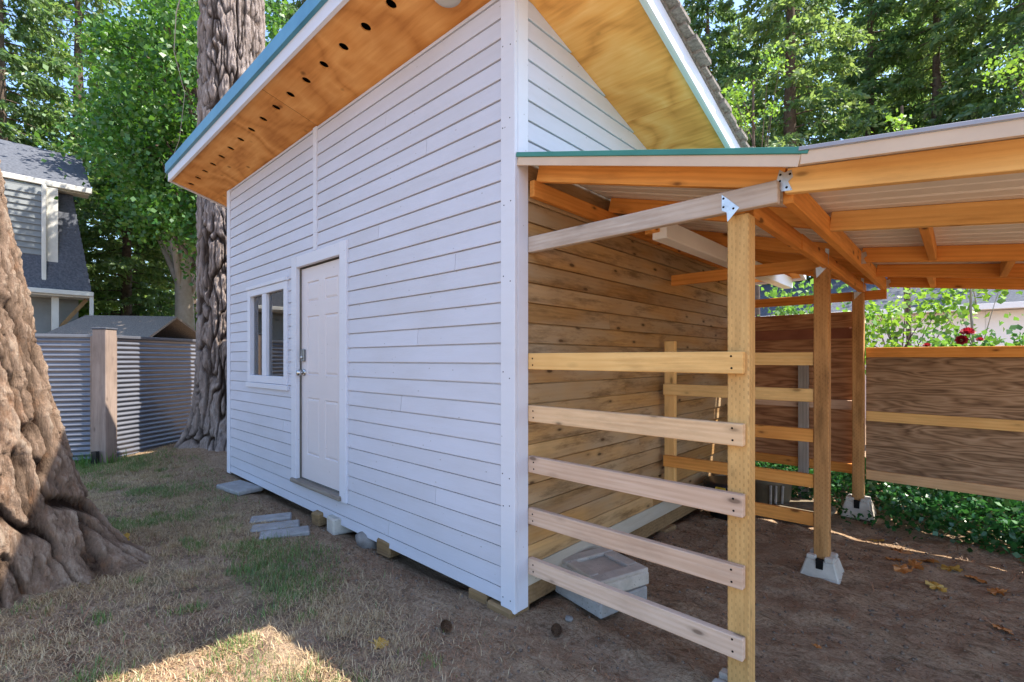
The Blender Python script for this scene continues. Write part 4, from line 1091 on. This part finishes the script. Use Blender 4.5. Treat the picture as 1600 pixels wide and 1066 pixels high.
leafy_tree('maple_tree', (-12.2, 1.9, 0), ellipsoid((-12.2, 1.9, 7.3), (2.6, 2.6, 3.9), 92, r_), .36, 470, .115, MAPLE, 'broad bright green maple left of the tall fir trunk', 'tree', r_, .2, 'leafy trees beyond the fence', top=(-12.2, 1.9, 8.5))
leafy_tree('maple_tree', (-17.2, 2.3, 0), ellipsoid((-17.2, 2.3, 8.5), (2.6, 2.6, 3.2), 50, r_), .42, 260, .16, MAPLE, 'maple with a thick pale trunk beyond the steel fence', 'tree', r_, .36, 'leafy trees beyond the fence', top=(-17.2, 2.2, 8.0), bark=TWIG)
leafy_tree('hedge_bush', (-19.5, 3.0, 0), ellipsoid((-19.5, 3.0, 1.5), (2.6, 2.2, 1.5), 60, r_), .38, 160, .16, LIME, 'low yellow-green bush over the top of the steel fence', 'bush', r_, .1)
leafy_tree('hedge_bush', (-18.5, -.6, 0), ellipsoid((-18.5, -.6, 1.8), (1.5, 1.6, 1.7), 40, r_), .36, 150, .16, LIME, 'yellow-green bush under the corner of the grey house', 'bush', r_, .1)
leafy_tree('alder_tree', (-2.2, 12.0, 0), ellipsoid((-2.2, 12.0, 8.3), (.9, .9, 1.5), 9, r_), .15, 70, .09, LIME, 'slender tree with lime leaves beside the shed roof edge', 'tree', r_, .07, 'lime green saplings behind the shelter', top=(-2.2, 12, 9))
leafy_tree('alder_tree', (1.1, 9.6, 0), ellipsoid((1.1, 9.6, 5.5), (.35, .35, .6), 5, r_), .10, 45, .08, LIME, 'small lime sapling poking above the shelter roof', 'tree', r_, .05, 'lime green saplings behind the shelter', top=(1.1, 9.6, 6.2))
leafy_tree('alder_tree', (3.6, 14.5, 0), ellipsoid((3.6, 14.5, 8.3), (1.3, 1.2, 1.4), 11, r_), .22, 70, .10, LIME, 'lime green tree at the right edge above the roof', 'tree', r_, .08, 'lime green saplings behind the shelter', top=(3.6, 14.5, 9))
# shrubs behind the plywood
leafy_tree('shrub', (.55, 4.9, 0), ellipsoid((.5, 4.9, 1.75), (.55, .5, .75), 26, r_), .12, 40, .07, SHRUB, 'leafy shrub seen over the tall plywood screen', 'shrub', r_, .03, 'shrubs behind the plywood')
leafy_tree('shrub', (1.35, 5.1, 0), ellipsoid((1.35, 5.1, 1.75), (.60, .5, .62), 22, r_, .3), .13, 36, .07, LIME, 'light green shrub just right of the rear post', 'shrub', r_, .03, 'shrubs behind the plywood')
leafy_tree('shrub', (2.9, 4.9, 0), ellipsoid((2.9, 4.9, 1.85), (.50, .5, .6), 26, r_, .3), .12, 42, .065, SHRUB, 'dark leafy shrub at the right edge above the plywood', 'shrub', r_, .03, 'shrubs behind the plywood')
leafy_tree('sapling', (1.95, 4.9, 0), [(1.78, 4.9, 2.15), (2.15, 4.9, 2.2), (1.7, 5.0, 1.95), (1.6, 4.9, 2.2), (2.3, 5.0, 2.4), (1.9, 4.9, 2.5)], .13, 60, .07, LIME, 'thin forked sapling with pale leaves behind the rose', 'sapling', r_, .022, top=(1.98, 4.92, 2.3), bark=TWIG)
rose = leafy_tree('rose_bush', (2.0, 4.2, 0), ellipsoid((2.0, 4.2, 1.45), (.62, .25, .30), 34, r_, .2), .10, 45, .055, SHRUB, 'rose bush with dark red flowers above the plywood', 'bush', r_, .018)
def rose_head(p, r):
    V = []; Fs = []
    rr = np.random.default_rng(int(p[0] * 1000))
    for ring, (n, rad, h, tilt) in enumerate(((5, .25, .45, .1), (6, .55, .40, .35), (7, .85, .25, .75), (8, 1.0, .05, 1.1))):
        for k in range(n):
            a = 2 * math.pi * (k + ring * .37) / n; w = .75; o = len(V)
            for (u, s, hh) in ((.2, 0, -.3), (rad * .8, -w * .5, h * .3), (rad, -w * .35, h + .25 - tilt * .3), (rad * 1.12, 0, h + .32 - tilt * .35), (rad, w * .35, h + .25 - tilt * .3), (rad * .8, w * .5, h * .3)):
                V.append((r * (u * math.cos(a) - s * math.sin(a)), r * (u * math.sin(a) + s * math.cos(a)), r * hh))
            Fs.append(list(range(o, o + 6)))
    return obj('flower', V, Fs, ROSE, rose, Matrix.Translation(p) @ Matrix.Rotation(rr.uniform(-.6, .6), 4, 'X') @ Matrix.Rotation(R(45), 4, 'X'))
for p, s in (((1.90, 4.0, 1.70), .055), ((1.86, 4.0, 1.63), .045), ((1.98, 4.02, 1.63), .028), ((1.62, 4.0, 1.585), .032), ((1.38, 3.95, 1.52), .036), ((1.28, 3.95, 1.52), .025)):
    rose_head(p, s)

# ------------------------------------------------------------------ ground cover
def scatter(n, x0, x1, y0, y1, fn, r):
    out = []; tot = 0
    while tot < n:
        x = r.uniform(x0, x1, 40000); y = r.uniform(y0, y1, 40000); k = r.random(40000) < fn(x, y)
        out.append(np.stack([x[k], y[k]], 1)); tot += k.sum()
    return np.concatenate(out)[:n]
def no_tree(x, y):
    return ((np.hypot(x - TREE1[0], y - TREE1[1]) > .72) & (np.hypot(x - TREE2[0], y - TREE2[1]) > .6)).astype(float)
def not_slab(x, y): return 1 - ((x > LX) & (x < -.02) & (y > .0) & (y < WY)).astype(float)
def blades(P, L, w, tilt, r, lift=.0):
    """curved grass blade: two quads"""
    n = len(P); z = gz(P[:, 0], P[:, 1]); az = r.uniform(0, 2 * np.pi, n); l = L * r.uniform(.5, 1.3, n); t = tilt(n)
    d = np.stack([np.cos(az), np.sin(az)], 1); s = np.stack([-d[:, 1], d[:, 0]], 1) * w * .5
    b = np.stack([P[:, 0], P[:, 1], z + lift - .004], 1)
    m_ = b + np.concatenate([d * (l * .5 * np.sin(t * .6))[:, None], (l * .5 * np.cos(t * .6))[:, None]], 1)
    e = m_ + np.concatenate([d * (l * .5 * np.sin(t))[:, None], (l * .5 * np.cos(t))[:, None]], 1)
    e[:, 2] = np.maximum(e[:, 2], gz(e[:, 0], e[:, 1]) + .003)
    S = np.concatenate([s, np.zeros((n, 1))], 1)
    V = np.stack([b - S, b + S, m_ - S * .8, m_ + S * .8, e - S * .15, e + S * .15], 1).reshape(-1, 3)
    o = np.arange(n)[:, None] * 6
    F_ = np.concatenate([o + np.array([[0, 1, 3, 2]]), o + np.array([[2, 3, 5, 4]])])
    return V, F_
rg = np.random.default_rng(12)
fdry = lambda x, y: (.06 + .94 * lawn_mask(x, y)) * no_tree(x, y) * not_slab(x, y) * np.clip(.15 + 1.6 * (fbm(x * 1.9, y * 1.9, 51) - .25), .05, 1)
P = scatter(85000, -8.0, 1.6, -2.6, .0, fdry, rg)
V, F_ = blades(P, .052, .0032, lambda n: rg.uniform(1.15, 1.62, n), rg)
cen = scatter(650, -7.2, .9, -2.5, -.1, lambda x, y: lawn_mask(x, y) * no_tree(x, y) * not_slab(x, y) * np.clip(.2 + 3 * (fbm(x * 1.3, y * 1.3, 57) - .4), .05, 1), rg)
P2 = np.repeat(cen, 55, 0) + rg.normal(size=(650 * 55, 2)) * np.repeat(rg.uniform(.015, .045, 650), 55)[:, None]
V2, F2 = blades(P2, .044, .0028, lambda n: rg.uniform(.35, 1.45, n), rg)
V, F_ = join([(V, F_), (V2, F2)])
obj('dry_grass', V, F_, STRAW, kind='stuff')
tag(bpy.data.objects['dry_grass'], 'flattened straw-coloured dry grass over the yard', 'grass', kind='stuff')
fgr = lambda x, y: lawn_mask(x, y) * no_tree(x, y) * not_slab(x, y) * (np.clip(4.2 * (fbm(x * 1.5 + 4, y * 1.5, 61) - .50), 0, 1) + .7 * (vnoise(x * 5, y * 5, 71) > .82) + .012)
P = scatter(36000, -7.6, 1.0, -2.6, -.1, fgr, rg)
V, F_ = blades(P, .05, .0035, lambda n: rg.uniform(.15, 1.2, n), rg)
o = obj('green_grass', V, F_, GRASSG); tag(o, 'sparse green grass tufts among the dry lawn', 'grass', kind='stuff')
P = scatter(40000, -7.5, 3.4, -2.4, 3.3, lambda x, y: no_tree(x, y) * not_slab(x, y) * np.clip(2.2 * (fbm(x * 2.2, y * 2.2, 81) - .36), .03, 1) * np.where((x > .2) & (y > -.6), .35, 1.0), rg)
V, F_ = blades(P, .038, .0035, lambda n: rg.uniform(1.3, 1.6, n), rg, .002)
o = obj('needle_litter', V, F_, LITTER); tag(o, 'brown needles and bark litter scattered over the ground', 'litter', kind='stuff')
P = scatter(420, -6.5, 3.2, -2.3, 3.2, lambda x, y: no_tree(x, y) * not_slab(x, y), rg)
V, F_ = blades(P, .11, .006, lambda n: rg.uniform(1.5, 1.6, n), rg, .006)
o = obj('twigs', V, F_, LITTER); tag(o, 'small broken twigs lying over the yard', 'twigs', kind='stuff')
# little clods on the bare earth
P = scatter(5200, -3.5, 3.2, -1.6, 3.2, lambda x, y: (1 - lawn_mask(x, y)) * not_slab(x, y) * np.clip(.2 + 1.5 * (fbm(x * 3, y * 3, 91) - .35), .05, 1), rg)
n = len(P); s = .004 + .010 * rg.random(n) ** 3; z = gz(P[:, 0], P[:, 1])
oct_ = np.array([(1, 0, 0), (-1, 0, 0), (0, 1, 0), (0, -1, 0), (0, 0, .8), (0, 0, -.8)], float)
V = (np.stack([P[:, 0], P[:, 1], z + s * .2], 1)[:, None] + oct_[None] * (s[:, None, None] * rg.uniform(.6, 1.3, (n, 6, 1)))).reshape(-1, 3)
tri = np.array([(0, 2, 4), (2, 1, 4), (1, 3, 4), (3, 0, 4), (2, 0, 5), (1, 2, 5), (3, 1, 5), (0, 3, 5)])
F_ = (np.arange(n)[:, None, None] * 6 + tri[None]).reshape(-1, 3)
o = obj('soil_clods', V, F_, plain('soil_clod', (.11, .08, .06), (.27, .21, .16), scale=30, rough=1, spec=.05)); tag(o, 'small crumbs of soil on the bare earth', 'soil', kind='stuff')
# ivy bank behind and under the plywood
def ivy_h(x, y): return (.12 + .42 * fbm(x * 1.4, y * 1.4, 101)) * np.clip((y - 2.75 - .25 * fbm(x * 2.5, y * .5, 103)) / .75, 0, 1)
P = scatter(27000, .0, 4.6, 2.75, 5.0, lambda x, y: np.clip((y - 2.78 - .35 * (fbm(x * 2, y * 2, 105))) / .35, 0, 1) * ((np.hypot(x - .5, y - 3.06) > .25) & (np.hypot(x - .8, y - 3.02) > .27) & ((np.hypot(x - PX, y - 3.36) > .21)) & ((x > .95) | (y > 3.2))), rg)
hh = ivy_h(P[:, 0], P[:, 1]) * rg.random(len(P)) ** .6
P3 = np.stack([P[:, 0], P[:, 1], gz(P[:, 0], P[:, 1]) + .012 + hh], 1)
D = rg.normal(size=P3.shape) * np.array([1, 1, .5]) + np.array([.1, -.5, .1])
V, F_ = leaves(P3, .046, .85, D, rg, .35)
o = obj('ivy', V, F_, IVY); tag(o, 'dark green ivy spreading under the plywood screens', 'ivy', kind='stuff')
# weeds at the fence post
P = scatter(260, -7.4, -6.4, -1.5, -.7, lambda x, y: np.exp(-((x + 6.85) ** 2 + (y + 1.12) ** 2) / .05), rg)
V, F_ = blades(P, .16, .010, lambda n: rg.uniform(.05, .7, n), rg)
o = obj('weeds', V, F_, SHRUB); tag(o, 'green weeds growing at the foot of the fence post', 'weeds', kind='stuff')

# ------------------------------------------------------------------ single fallen leaves
def leaf_outline():
    pts = []
    for k in range(28):
        a = 2 * math.pi * k / 28
        r = .6 + .4 * abs(math.cos(2.5 * a)) ** .8 - .25 * (abs(((a + math.pi) % (2 * math.pi)) - math.pi) > 2.6)
        pts.append((r * math.cos(a), r * math.sin(a)))
    return pts
LO = leaf_outline()
def fallen(x, y, s, rz, tx, ty, m, label, group='fallen leaves', lift=.012):
    rr = random.Random(int(x * 997 + y * 131))
    V = [(0, 0, 0)] + [(px * s, py * s, s * .22 * math.sin(3 * math.atan2(py, px) + rr.uniform(0, 6)) * math.hypot(px, py)) for px, py in LO]
    n = len(LO); Fs = [[0, 1 + k, 1 + (k + 1) % n] for k in range(n)]
    V2 = V + [(a, b, c - .0012) for a, b, c in V]; N0 = n + 1
    Fs2 = Fs + [[N0 + q for q in f[::-1]] for f in Fs] + [[1 + (k + 1) % n, 1 + k, N0 + 1 + k, N0 + 1 + (k + 1) % n] for k in range(n)]
    root = thing('fallen_leaf', (x, y, float(gz(x, y)) + lift), label, 'leaf', group)
    M = WM[root.name] @ Matrix.Rotation(rz, 4, 'Z') @ Matrix.Rotation(tx, 4, 'X') @ Matrix.Rotation(ty, 4, 'Y')
    obj('blade', V2, Fs2, m, root, M)
    tv = tube_arrays([(-s * .3, 0, 0), (-s * .9, .004, .004), (-s * 1.35, .012, .01)], [.0016, .0014, .001], 5)
    obj('stalk', tv[0], tv[1], m, root, M)
fallen(-2.75, -1.36, .055, .4, R(65), .3, YELLEAF, 'yellow leaf standing on edge beside the big fir root', lift=.05)
fallen(-.30, -.68, .045, 1.1, .2, .1, YELLEAF, 'pale yellow leaf in the grass before the corner post')
drift = ((1.36, 2.86, .05, .5, 'yellowish leaf nearest the rear post, alone at the end of the drift'),
         (1.52, 2.66, .075, .2, 'broad orange leaf at the left end of the drift on the sunny strip'),
         (1.66, 2.58, .085, 1.5, 'largest curled orange leaf in the drift before the plywood screen'),
         (1.50, 2.44, .06, 2.6, 'orange leaf just in front of the left end of the drift'),
         (1.80, 2.50, .07, .9, 'bright yellow leaf in the middle of the drift on the earth'),
         (1.62, 2.36, .06, 3.3, 'brown leaf lying before the largest leaf of the drift'),
         (1.93, 2.44, .06, 4.4, 'pale orange leaf at the right end of the drift'),
         (1.56, 2.20, .055, 5.2, 'flat brown leaf on bare earth nearest the middle footing'),
         (1.74, 2.06, .06, 1.9, 'curled brown leaf set apart in front of the drift'),
         (2.02, 2.24, .05, 2.8, 'small orange leaf right of the drift near the picture edge'))
for i, (x, y, s, rz, lab) in enumerate(drift):
    fallen(x, y, s, rz, random.uniform(-.3, .3), random.uniform(-.3, .3), DRYLEAF if i % 4 else YELLEAF, lab, 'leaf drift by the plywood screen')
fallen(.93, 1.02, .05, .9, .1, .1, DRYLEAF, 'lone brown leaf on the earth left of the middle footing')
fallen(1.33, .78, .02, .9, .1, .1, DRYLEAF, 'tiny reddish leaf on bare earth in the lower right')
fallen(2.02, 1.72, .045, 2.0, .2, .1, DRYLEAF, 'single brown leaf on the earth at the right edge')
